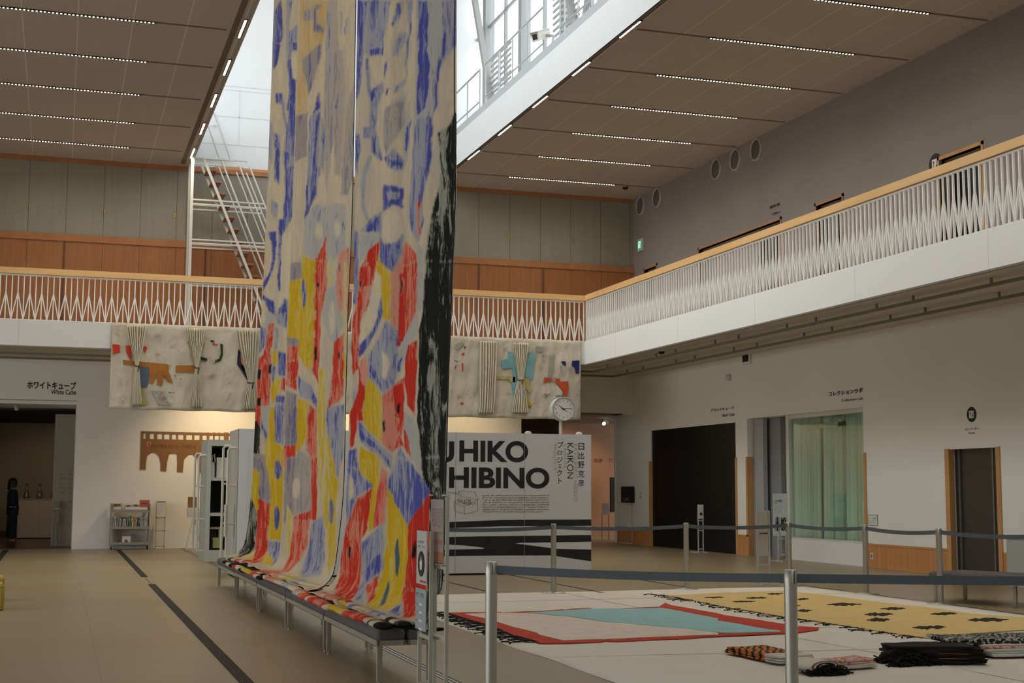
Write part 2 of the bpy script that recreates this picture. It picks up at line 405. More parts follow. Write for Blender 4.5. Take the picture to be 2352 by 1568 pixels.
struct(MB().box((-27.6, 0, -.12), (-27.2, 2.98, -.02), fr2).build('door_2', mat('door_panel_grey2', (.36, .36, .37), .5)))
struct(MB().box((-26.7, 0, -.9), (-26.0, 2.98, -.85), fr2).build('door_2', mat('door_brownish', (.17, .15, .14), .5)))
# lift
fr3 = frX(xw+.12)
struct(MB().box((-20.34, 0, -.03), (-19.3, 2.12, .0), fr3).build('door_3', mat('lift_door', (.055, .050, .045), .35, metal=.3)))
struct(MB().box((-19.28, 0, -.03), (-19.05, 2.12, .02), fr3).build('door_3', mat('lift_door2', (.05, .046, .044), .35, metal=.3)))
struct(MB().box((-20.22, 0, .0), (-20.17, 2.12, .03), fr3).build('door_3', mat('lift_edge', (.2, .19, .18), .3, metal=.7)))
struct(MB().box((-19.32, 0, .0), (-19.28, 2.12, .03), fr3).build('door_3', mat('lift_edge', (.2, .19, .18), .3, metal=.7)))
for y0, y1 in ((20.44, 20.32), (19.07, 18.97)): struct(MB().box((xw-.02, y0, 0), (xw+.08, y1, 2.13)).build('trim_17', woodj))
# upper floor doors
for i, (y0, y1, h) in enumerate(ops2):
    b = MB().box((xw-.02, y0+.05, 5), (xw+.1, y0, h+.06)).box((xw-.02, y1, 5), (xw+.1, y1-.05, h+.06)).box((xw-.02, y0+.05, h), (xw+.1, y1-.05, h+.06))
    struct(b.build('trim_18', woodj if i == 3 else mat('frame_pinkbrown', (.36, .20, .13), .6)))
    struct(MB().box((xw+.28, y0, 4.98), (xw+.34, y1, h)).build('door_4', blackg if i in (3,) else mat('upper_door_grey', (.33, .31, .31), .6)))
struct(MB().box((xw+.2, 27.3, 5), (xw+.27, 26.2, 7.05)).build('door_4', black))
struct(MB().box((xw+.2, 24.05, 5), (xw+.27, 23.6, 7.05)).build('door_4', black))
struct(MB().box((xw-.02, 33.1, 5), (xw-.01, 32.6, 6.4)).build('door_4', black))
struct(MB().box((xw-.03, yw, 5.0), (xw, YF, 5.12)).build('baseboard_right', woodd))

# White Cube entrance (left) : soffit, side partition with captions, dim room
struct(MB().box((XL, yw+.35, 3.35), (.33, yw+2.2, 3.6)).build('ceiling', plaster))
struct(MB().box((.33, yw+.35, 0), (.55, yw+2.2, 3.5)).build('wall_back', plaster))
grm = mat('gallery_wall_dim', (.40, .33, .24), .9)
struct(MB().box((-.14, yw+1.9, 0), (.5, yw+2.05, 3.2)).build('wall_back', mat('partition_taupe', (.30, .26, .2), .9)))
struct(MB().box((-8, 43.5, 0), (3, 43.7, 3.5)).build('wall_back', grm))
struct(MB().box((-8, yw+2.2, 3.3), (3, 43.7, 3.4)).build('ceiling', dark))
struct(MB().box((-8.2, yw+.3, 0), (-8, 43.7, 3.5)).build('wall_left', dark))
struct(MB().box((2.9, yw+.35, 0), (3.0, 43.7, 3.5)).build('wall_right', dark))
# right-hand room behind the hall
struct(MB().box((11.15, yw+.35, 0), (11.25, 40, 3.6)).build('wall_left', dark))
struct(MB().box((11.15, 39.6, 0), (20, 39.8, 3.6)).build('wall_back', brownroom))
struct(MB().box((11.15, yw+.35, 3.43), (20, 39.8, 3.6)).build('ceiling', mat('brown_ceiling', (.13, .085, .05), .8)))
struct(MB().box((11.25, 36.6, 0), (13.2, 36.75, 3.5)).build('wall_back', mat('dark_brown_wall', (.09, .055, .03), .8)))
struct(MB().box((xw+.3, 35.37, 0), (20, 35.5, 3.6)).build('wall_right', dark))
# ------------------------------------------------------------------ ceiling lights
housing = mat('light_track_brown', (.06, .045, .035), .6)
LENS = {}
def lenses(t, pts, r):
    if r not in LENS:
        me = bpy.data.meshes.new('led_lens'); me.from_pydata([(r*.82*math.cos(a*math.pi/4), r*1.12*math.sin(a*math.pi/4), 0) for a in range(8)], [], [(7, 6, 5, 4, 3, 2, 1, 0)]); me.materials.append(led); LENS[r] = me
    o = Vector(t['_org'])
    for x, y in pts:
        l = bpy.data.objects.new('led_lens', LENS[r]); COL.objects.link(l); l.parent = t; l.location = Vector((x, y, zc-.0195))-o
def led_row(x0, x1, y, label, group):
    t = thing('led_strip_light', label, 'ceiling light', ((x0+x1)/2, y, zc-.02), group)
    MB().box((x0-.05, y-.03, zc-.018), (x1+.05, y+.03, zc-.003)).build('housing', housing, t)
    n = int((x1-x0)/.0635); lenses(t, [(x0+(x1-x0)*i/n, y) for i in range(n+1)], .017)
names_r = ['farthest from the camera, over the inner corner', 'second from the far end', 'third from the far end', 'middle of seven', 'fifth from the far end', 'sixth from the far end', 'nearest to the camera, cut by the top edge']
for i in range(7):
    led_row(10.405, 13.188, 32.431-2.26*i, 'dotted light strip in the right ceiling, '+names_r[i], 'dotted light strips in the right ceiling')
names_l = ['lowest in view, next to the back wall', 'second up from the back wall', 'third up from the back wall', 'fourth up from the back wall', 'highest in view, nearest the camera']
for i in range(5):
    led_row(-1.52, 1.219, 32.431-2.26*i, 'dotted light strip in the left ceiling, '+names_l[i], 'dotted light strips in the left ceiling')
for i in range(5, 10): led_row(-1.52, 1.219, 32.431-2.26*i, 'dotted light strip in the left ceiling, out of view above the camera, number %d' % (i+1), 'dotted light strips in the left ceiling')
for i in range(5, 10, 2): led_row(-6.5, -3.76, 32.431-2.26*i, 'dotted light strip in the far left ceiling, out of view, number %d' % (i+1), 'dotted light strips in the left ceiling')
for i in range(7, 11): led_row(10.405, 13.188, 32.431-2.26*i, 'dotted light strip in the right ceiling, out of view above, number %d' % (i+1), 'dotted light strips in the right ceiling')
def edge_light(x, y0, y1, dots, label, group):
    t = thing('edge_light', label, 'ceiling light', (x, (y0+y1)/2, zc-.02), group)
    MB().box((x-.03, y0-.03, zc-.018), (x+.03, y1+.03, zc-.004)).build('housing', housing, t)
    if dots: lenses(t, [(x, y0+(y1-y0)*(i+.5)/15) for i in range(15)], .022); return
    d = MB(); d.quad((x-.017, y0, zc-.0195), (x-.017, y1, zc-.0195), (x+.017, y1, zc-.0195), (x+.017, y0, zc-.0195))
    d.build('led_lenses', led, t)
nth = ['nearest the camera', 'second along', 'third along', 'fourth along', 'closest to the back wall']
for i, (a, c) in enumerate(((20.7, 21.6), (23.03, 23.94), (25.35, 26.25), (27.68, 28.6), (30.05, 31.0))):
    edge_light(xr+.045, a, c, True, 'short light along the right edge of the skylight opening, '+nth[i], 'short lights on the right skylight edge')
for i, (a, c) in enumerate(((22.76, 23.7), (25.05, 26.0), (27.36, 28.33), (29.7, 30.65), (32.0, 32.95))):
    edge_light(2.675, a, c, False, 'short light along the left edge of the skylight opening, '+nth[i], 'short lights on the left skylight edge')

# ------------------------------------------------------------------ balcony railings
W = .2389
def module(fr, parent):
    """one pleat of the balustrade: two uprights and an inverted V"""
    b = MB(); H = zr-.13-zf; ap = H*.60; h = W/2; t = .022
    def q(u0, v0, u1, v1):
        b.bar(fr.p(u0, v0, 0), fr.p(u1, v1, 0), t, .03, fr.w)
    q(-h, 0, -h, H)
    q(0, 0, 0, H)
    q(0, ap, -h, 0); q(0, ap, h, 0)
    b.prism([(-.012, ap-.10), (.012, ap-.10), (.017, ap-.02), (0, ap+.05), (-.017, ap-.02)], -.012, .012, fr)
    return b.build('baluster', balw, parent)
def railing(frame, n, length, label, st=-.06):
    """frame: u along the edge, v up from the top of the fascia"""
    t = thing('balcony_railing', label, 'railing', tuple(frame.p(0, 0, 0)))
    H = zr-zf
    b = MB(); b.rbox((-.02, 0, -.085), (0, 0, -.08)) if 0 else None
    b.box((st, H-.13, -.075), (length, H, .06), frame); b.build('handrail', woodrail, t)
    MB().box((max(st, 0), H-.165, -.025), (length, H-.135, .025), frame).build('top_bar', balw, t)
    MB().box((max(st, 0), 0, -.03), (length, .012, .03), frame).build('bottom_bar', balw, t)
    m0 = None
    for i in range(n):
        if m0 is None: m0 = module(Fr(frame.p(W*.5, .0, 0), frame.u, frame.v), t)
        else:
            c = m0.copy(); COL.objects.link(c); c.parent = t; c.location = frame.u*(W*i)
    return t
railing(Fr((xb+.0, yb+.05, zf), (-1, 0, 0), (0, 0, 1)), 56, 13.4, 'long balcony railing across the back wall, white zigzag balusters under an oak handrail')
railing(Fr((xb+.05, yb+.0, zf), (0, -1, 0), (0, 0, 1)), 70, 16.8, 'balcony railing rising to the right above the white fascia, zigzag balusters under an oak handrail', .075)

# curtain rails under the soffit
def soffit_rail(x, y, label):
    t = thing('soffit_rail', label, 'rail', (x, 22, 4.27))
    p = MB().bar((x, YF+2, 4.29), (x, y, 4.29), .05, .045); p.bar((x+.02, y, 4.29), (XL+1, y, 4.29), .05, .045); p.build('pipe', pipe, t)
    for i in range(9):
        yy = y-.9-2.9*i
        MB().box((x-.012, yy-.02, 4.3), (x+.012, yy+.02, 4.395)).build('hanger', pipe, t)
        if i < 6: MB().box((x-.012, yy-1.03, 4.3), (x+.012, yy-.99, 4.395)).build('hanger', pipe, t)
soffit_rail(12.35, 31.75, 'grey rail under the balcony soffit, the outer of two, on short hangers')
soffit_rail(13.35, 32.9, 'grey rail under the balcony soffit, the inner one, close to the wall')

# ------------------------------------------------------------------ round vents on the upper right wall
vent = mat('vent_grey', (.42, .39, .37), .6); ventd = mat('vent_mouth', (.12, .11, .10), .8)
vd = ['deepest in the corner', 'second from the corner', 'third from the corner', 'fourth from the corner', 'nearest the camera']
for i, y in enumerate((33.52, 32.45, 29.03, 28.05, 27.05)):
    t = thing('round_vent', 'round grey air nozzle, upper right wall, '+vd[i], 'vent', (xw, y, 8.66), 'round air nozzles on the upper wall')
    b = MB(); c = Vector((xw, y, 8.90)); n = 28
    def ring(r, x): return [(x, c.y+r*math.cos(2*math.pi*k/n), c.z+r*math.sin(2*math.pi*k/n)) for k in range(n)]
    def loft(b, rs):
        vs = [p for r in rs for p in r]
        b._add(vs, [(i*n+j, (i+1)*n+j, (i+1)*n+(j+1) % n, i*n+(j+1) % n) for i in range(len(rs)-1) for j in range(n)], True)
    loft(b, [ring(.25, xw), ring(.25, xw-.03), ring(.225, xw-.035), ring(.22, xw-.01)]); b.build('rim', vent, t)
    b = MB(); loft(b, [ring(.22, xw-.005), ring(.12, xw-.03), ring(.002, xw-.045)]); b.build('nozzle', ventd, t)

# exit sign and lettering on the walls
t = thing('exit_sign', 'small lit green emergency exit sign on the upper wall near the corner', 'sign', (xw-.03, 33.48, 7.70))
fr = frX(xw)
MB().box((-33.63, 7.68, 0), (-33.33, 8.0, .05), fr).build('case', mat('exit_case', (.5, .5, .46), .5), t)
MB().box((-33.60, 7.72, .05), (-33.36, 7.96, .052), fr).build('panel', mat('exit_green', (.02, .30, .12), .4, emit=(.02, .35, .14), estr=.5), t)
b = MB(); ex = mat('exit_white', (.8, .9, .8), .4, emit=(.6, .9, .7), estr=.7)
b.box((-33.56, 7.75, .052), (-33.53, 7.93, .054), fr); b.box((-33.56, 7.90, .052), (-33.43, 7.93, .054), fr); b.box((-33.45, 7.75, .052), (-33.43, 7.93, .054), fr)
b.bar(fr.p(-33.47, 7.87, .053), fr.p(-33.51, 7.81, .053), .02, .02); b.bar(fr.p(-33.51, 7.81, .053), fr.p(-33.47, 7.77, .053), .02, .02); b.bar(fr.p(-33.5, 7.83, .053), fr.p(-33.54, 7.76, .053), .02, .02)
b.build('running_figure', ex, t)

def wall_text(fr, plane, rows, label, name='wall_lettering', cat='sign'):
    """rows: (text, x0, y_bottom, x1, y_top pixels-on-wall converted to metres)"""
    t = None
    for txt, p0, p1, bold in rows:
        if plane == 'X': a = at(*p0, X=xw-.002); c = at(*p1, X=xw-.002); u0, u1 = -a.y, -c.y
        else: a = at(*p0, Y=yw-.002); c = at(*p1, Y=yw-.002); u0, u1 = a.x, c.x
        if t is None:
            t = thing(name, label, cat, tuple((a+c)/2))
        text_mesh(txt, fr, u0, u1, a.z, c.z, ink, 'lettering', t, bold=bold)
    return t
FX = frX(xw-.002); FY = frY(yw-.002)
wall_text(FX, 'X', [('事務室', (1768, 481), (1792, 464), .02), ('Office', (1774, 495), (1792, 483), .025)], 'black lettering 事務室 Office on the upper right wall above the railing')
wall_text(FY, 'Y', [('ホワイトキューブ', (62, 892), (175, 877), .03), ('White Cube', (117, 905), (175, 895), .012)], 'black lettering ホワイトキューブ White Cube above the left gallery entrance')
wall_text(FX, 'X', [('ブラックキューブ', (1632, 946), (1686.5, 932), .03), ('Black Cube', (1659.5, 957), (1687, 947.5), .012)], 'black lettering ブラックキューブ Black Cube above the black opening')
wall_text(FX, 'X', [('コレクションラボ', (1904, 910), (1982, 890), .03), ('Collection Lab', (1933, 922.5), (1982, 911), .012)], 'black lettering コレクションラボ Collection Lab above the curtained window')
t = wall_text(FX, 'X', [('エレベーター', (2217, 988), (2248.5, 981), .02), ('Elevator', (2225, 996.5), (2240, 991), .0)], 'black round lift pictogram with arrows and エレベーター Elevator beneath, above the lift', 'lift_sign')
def disc(fr, u, v, r, m, w0, name, parent, n=32):
    return MB().prism([(u+r*math.cos(2*math.pi*i/n), v+r*math.sin(2*math.pi*i/n)) for i in range(n)], w0, w0+.004, fr).build(name, m, parent)
c = at(2232, 951.5, X=xw)
R_ = abs(at(2232, 934, X=xw).z-at(2232, 969, X=xw).z)/2
def liftdisc(cy, cz, r, parent):
    disc(FX, -cy, cz, r, ink, 0, 'disc', parent)
    k = r/.17
    MB().box((-cy-.083*k, cz-.083*k, .004), (-cy+.083*k, cz+.083*k, .008), FX).build('panel', mat('sign_white', (.7, .7, .7), .5), parent)
    b = MB()
    for s, d in ((-.035, 1), (.035, -1)):
        b.box((-cy+(s-.005)*k, cz-.05*k, .008), (-cy+(s+.005)*k, cz+.05*k, .010), FX)
        b.prism([(-cy+(s-.022)*k, cz+d*.02*k), (-cy+(s+.022)*k, cz+d*.02*k), (-cy+s*k, cz+d*.06*k)], .008, .010, FX)
    b.build('arrows', ink, parent)
liftdisc(c.y, c.z, R_, t)
c = at(2149, 377, X=xw); t = thing('lift_sign', 'black round lift pictogram on the upper floor, half hidden by the handrail', 'sign', (xw, c.y, c.z-.17)); liftdisc(c.y, c.z, .19, t)

# speaker, wall fixture, dome cameras
c = at(1717, 823, X=xw); t = thing('wall_speaker', 'small white box with a dark grille high on the right wall', 'speaker', (xw, c.y, c.z-.12))
MB().box((-c.y-.16, c.z-.13, 0), (-c.y+.22, c.z+.13, .05), FX).build('case', plaster2, t)
MB().box((-c.y-.13, c.z-.075, .05), (-c.y+.13, c.z+.09, .056), FX).build('grille', black, t)
c = at(1678, 867, X=xw); t = thing('wall_fitting', 'small white rounded fitting on the right wall under the speaker', 'fitting', (xw, c.y, c.z-.1))
b = MB(); b.lathe((xw-.06, c.y, c.z-.07), [(.002, -.0), (.05, .01), (.07, .07), (.05, .13), (.002, .14)]); b.build('dome', offwhite, t); MB().box((-c.y-.05, c.z-.06, 0), (-c.y+.05, c.z+.08, .03), FX).build('bracket', offwhite, t)
c = at(1519, 804, Z=zg+.01); t = thing('dome_camera', 'small black dome camera under the balcony', 'camera', tuple(c-Vector((0, 0, .1))))
MB().lathe(tuple(c-Vector((0, 0, .09))), [(.002, 0), (.05, .01), (.07, .05), (.07, .09)]).build('dome', black, t); MB().lathe(tuple(c-Vector((0, 0, .03))), [(.09, 0), (.09, .04)]).build('collar', plaster2, t)
c = at(1436, 428, Z=zc); t = thing('dome_camera', 'small black dome camera on the right ceiling near the corner', 'camera', tuple(c-Vector((0, 0, .1))))
MB().lathe(tuple(c-Vector((0, 0, .09))), [(.002, 0), (.05, .01), (.07, .05), (.07, .09)]).build('dome', black, t); MB().lathe(tuple(c-Vector((0, 0, .03))), [(.09, 0), (.09, .035)]).build('collar', ceilm, t)

# ------------------------------------------------------------------ well: railings, camera
def tube_rail(name, pts_list, r, m, t):
    for p in pts_list: MB().tube(p, r).build(name, m, t)
X0 = xr+.25
well_m = mat('rail_white_thin', (.36, .37, .37), .4)
for y0, y1, lab in ((33.9, 30.75, 'white pipe guard rail on the skylight ledge, the short far section'), (30.3, 26.2, 'white pipe guard rail on the skylight ledge, the long middle section'), (25.2, 16, 'white pipe guard rail on the skylight ledge, the near section cut by the top edge')):
    t = thing('guard_rail', lab, 'railing', (X0, (y0+y1)/2, 10.13), 'guard rails on the skylight ledge')
    MB().tube([(X0, y0, 11.27), (X0, y1, 11.27)], .022).build('top_rail', well_m, t); MB().tube([(X0, y0, 10.50), (X0, y1, 10.50)], .018).build('lower_rail', well_m, t)
    n = max(2, int(round((y0-y1)/1.05))+1)
    for i in range(n):
        y = y0+(y1-y0)*i/(n-1); MB().tube([(X0, y, 10.13), (X0, y, 11.27)], .018).build('post', well_m, t)
c = at(1243, 82, X=xr+.15)
t = thing('security_camera', 'white box security camera bracketed to the skylight ledge', 'camera', (c.x, c.y, 10.13))
v = Vector((-.55, -.35, -.28)).normalized(); s_ = v.cross(Vector((0, 0, 1))).normalized(); u_ = s_.cross(v)
fc = Fr(c+v*.2, s_, u_)
MB().box((-.10, -.09, 0), (.10, .10, -.0-.42 if 0 else .42), Fr(c+v*.22, s_, u_)).build('body', mat('camera_beige', (.55, .53, .48), .5), t)
MB().box((-.13, .10, -.08), (.13, .115, .46), Fr(c+v*.22, s_, u_)).build('sun_shield', mat('camera_beige', None), t)
MB().box((-.06, -.05, -.004), (.06, .06, .0), Fr(c+v*.22, s_, u_)).build('lens_window', black, t)
MB().tube([tuple(c-v*.1), tuple(c-v*.1+Vector((.1, -.3, -.1))), (c.x+.1, c.y-.35, 10.13)], .03).build('bracket', well_m, t)
for i, (px, py) in enumerate(((1146, 160), (1295, 18))):
    c = at(px, py, X=9.7); t = thing('louvre_panel', 'small slatted grille panel behind the skylight rail, '+('by the column' if i == 0 else 'near the top edge'), 'grille', (9.7, c.y, c.z-.3), 'grille panels in the skylight')
    b = MB()
    for k in range(7): b.box((9.7, c.y-.9, c.z-.45+.14*k), (9.73, c.y-.1, c.z-.40+.14*k)); b.box((9.7, c.y+.1, c.z-.45+.14*k), (9.73, c.y+.7, c.z-.40+.14*k))
    b.build('slats', mat('louvre_grey', (.3, .31, .31), .5), t)
    b = MB().box((9.7, c.y-.02, 10.13), (9.75, c.y+.02, c.z+.5)); b.build('post', well_m, t)

# ------------------------------------------------------------------ stair ladder on the back balcony
lm = mat('ladder_grey', (.56, .54, .48), .4, metal=.3); tread = mat('tread_redbrown', (.28, .12, .07), .6)
t = thing('access_ladder', 'steep grey steel ladder with red-brown treads rising from the balcony to the skylight', 'ladder', (3.5, 33.2, 5.0))
yl = 33.55
def P(px, py, y=yl): return at(px, py, Y=y)
zt = 9.05; zb_ = 5.0
A0 = P(463, 380); A1 = P(589, 700)
def along(k, dx=0, y=yl): return Vector((A0.x+(A1.x-A0.x)*k+dx, y, A0.z+(A1.z-A0.z)*k))
KB = (A0.z-zb_)/(A0.z-A1.z)
MB().bar(along(0), along(KB), .05, .06).bar(along(0, .0, yl-.65), along(KB, .0, yl-.65), .05, .06).build('stringer', lm, t)
for i in range(13):
    p = along(.07+.083*i)
    MB().box((p.x-.03, yl-.63, p.z-.02), (p.x+.20, yl-.02, p.z+.02)).build('tread', tread, t)
for dx, dy in ((.40, 0), (.40, -.65)):
    MB().tube([along(.0, dx, yl+dy), along(KB*.96, dx, yl+dy)], .022).build('handrail', lm, t)
for dx, dy in ((.78, 0), (.78, -.65), (1.02, 0), (1.02, -.65)):
    MB().tube([along(.03, dx, yl+dy), along(KB, dx, yl+dy)], .022).build('guard_bar', lm, t)
xt = P(437, 378).x
for dy in (0, -.65): MB().bar((xt, yl+dy, 5), (xt, yl+dy, A0.z+.05), .07, .07).build('post', lm, t)
for z in (A0.z+.03, P(440, 470).z, P(440, 480).z, P(436, 560).z, P(436, 568).z, P(436, 655).z):
    w_ = A0.x+(A1.x-A0.x)*(A0.z-z)/(A0.z-A1.z)+1.02-xt
    MB().bar((xt, yl, z), (xt+w_, yl, z), .035, .035).bar((xt, yl-.65, z), (xt+w_, yl-.65, z), .035, .035).build('cross_bar', lm, t)
t = thing('ladder_exit_rail', 'thin white triangular rail at the head of the ladder against the skylight wall', 'railing', (3.6, yw-.1, 9.2))
q = lambda x, y: at(x/3.734, y/3.734, Y=yw-.06)
MB().tube([q(1640, 1360), q(1975, 1378), q(1830, 960)], .018).build('outer_bar', mat('thin_rail_grey', (.42, .43, .43), .4), t)
MB().tube([q(1885, 1372), q(1775, 1070), q(1860, 1078)], .014).build('inner_bar', mat('thin_rail_grey', None), t)
# ------------------------------------------------------------------ painted textiles
def cloth_mat(name, rough=.9):
    m = bpy.data.materials.new(name); m.use_nodes = True; nt = m.node_tree; b = nt.nodes['Principled BSDF']; N = nt.nodes.new; L = nt.links.new
    b.inputs['Roughness'].default_value = rough; b.inputs['Specular IOR Level'].default_value = .15
    a = N('ShaderNodeVertexColor'); a.layer_name = 'paint'; t = N('ShaderNodeVertexColor'); t.layer_name = 'tint'; lv = N('ShaderNodeAttribute'); lv.attribute_name = 'level'
    tc = N('ShaderNodeTexCoord'); mp = N('ShaderNodeMapping'); mp.inputs['Scale'].default_value = (1, 1, .35); L(tc.outputs['Object'], mp.inputs[0])
    n = N('ShaderNodeTexNoise'); n.inputs['Scale'].default_value = 8; n.inputs['Detail'].default_value = 9; n.inputs['Roughness'].default_value = .74; n.inputs['Distortion'].default_value = 1.1; L(mp.outputs[0], n.inputs['Vector'])
    n3 = N('ShaderNodeTexNoise'); n3.inputs['Scale'].default_value = 2.6; n3.inputs['Detail'].default_value = 3; L(mp.outputs[0], n3.inputs['Vector'])
    ma = N('ShaderNodeMath'); ma.operation = 'MULTIPLY_ADD'; L(n3.outputs['Fac'], ma.inputs[0]); ma.inputs[1].default_value = .5; ma.inputs[2].default_value = -.25
    ad = N('ShaderNodeMath'); ad.operation = 'ADD'; L(lv.outputs['Fac'], ad.inputs[0]); L(ma.outputs[0], ad.inputs[1])
    s = N('ShaderNodeMath'); s.operation = 'SUBTRACT'; L(ad.outputs[0], s.inputs[0]); L(n.outputs['Fac'], s.inputs[1])
    mr = N('ShaderNodeMapRange'); mr.inputs[1].default_value = -.045; mr.inputs[2].default_value = .045; L(s.outputs[0], mr.inputs[0])
    mx = N('ShaderNodeMix'); mx.data_type = 'RGBA'; L(mr.outputs[0], mx.inputs[0]); L(t.outputs['Color'], mx.inputs[6]); L(a.outputs['Color'], mx.inputs[7])
    L(mx.outputs[2], b.inputs['Base Color'])
    tr = N('ShaderNodeBsdfTranslucent'); L(mx.outputs[2], tr.inputs[0]); ms = N('ShaderNodeMixShader'); ms.inputs[0].default_value = .35
    L(b.outputs[0], ms.inputs[1]); L(tr.outputs[0], ms.inputs[2]); L(ms.outputs[0], nt.nodes['Material Output'].inputs[0])
    w2 = N('ShaderNodeTexNoise'); w2.inputs['Scale'].default_value = 160; L(tc.outputs['Object'], w2.inputs['Vector'])
    bp = N('ShaderNodeBump'); bp.inputs['Strength'].default_value = .12; bp.inputs['Distance'].default_value = .01; L(w2.outputs['Fac'], bp.inputs['Height']); L(bp.outputs[0], b.inputs['Normal'])
    return m
clothm = cloth_mat('printed_cotton')
PAL = {  # paint, tint, level (share of the surface that takes the paint)
 'W': ((.74, .66, .51), (.68, .61, .48), .5), 'C': ((.70, .61, .46), (.62, .55, .44), .5),
 'K': ((.095, .11, .42), (.34, .35, .50), .53), 'k': ((.12, .14, .46), (.44, .44, .50), .50), 'L': ((.15, .17, .44), (.44, .44, .50), .46), 'l': ((.20, .22, .44), (.53, .52, .50), .38),
 'R': ((.64, .045, .025), (.74, .30, .20), .54), 'r': ((.68, .06, .03), (.74, .31, .22), .49), 'P': ((.66, .09, .05), (.74, .36, .27), .41),
 'Y': ((.68, .47, .02), (.72, .57, .13), .54), 'y': ((.68, .50, .05), (.70, .60, .31), .48),
 'B': ((.020, .021, .019), (.40, .40, .34), .555), 'O': ((.64, .46, .22), (.66, .54, .33), .50), 'G': ((.19, .19, .36), (.42, .37, .36), .44),
 'g': ((.33, .32, .38), (.52, .46, .40), .44), 'T': ((.09, .16, .21), (.12, .20, .24), .6), 'n': ((.012, .012, .012), (.05, .05, .05), .6)}
def Z(ox, oy, s):
    return lambda pts: [(ox+x/s, oy+y/s) for x, y in pts]
Z8 = Z(560, 0, 2.24); S1 = Z(560, 600, 2.6135); S2 = Z(480, 1050, 3.027)
def ov(cx, cy, rx, ry): return [(cx+rx*math.cos(i*math.pi/8), cy+ry*math.sin(i*math.pi/8)) for i in range(16)]
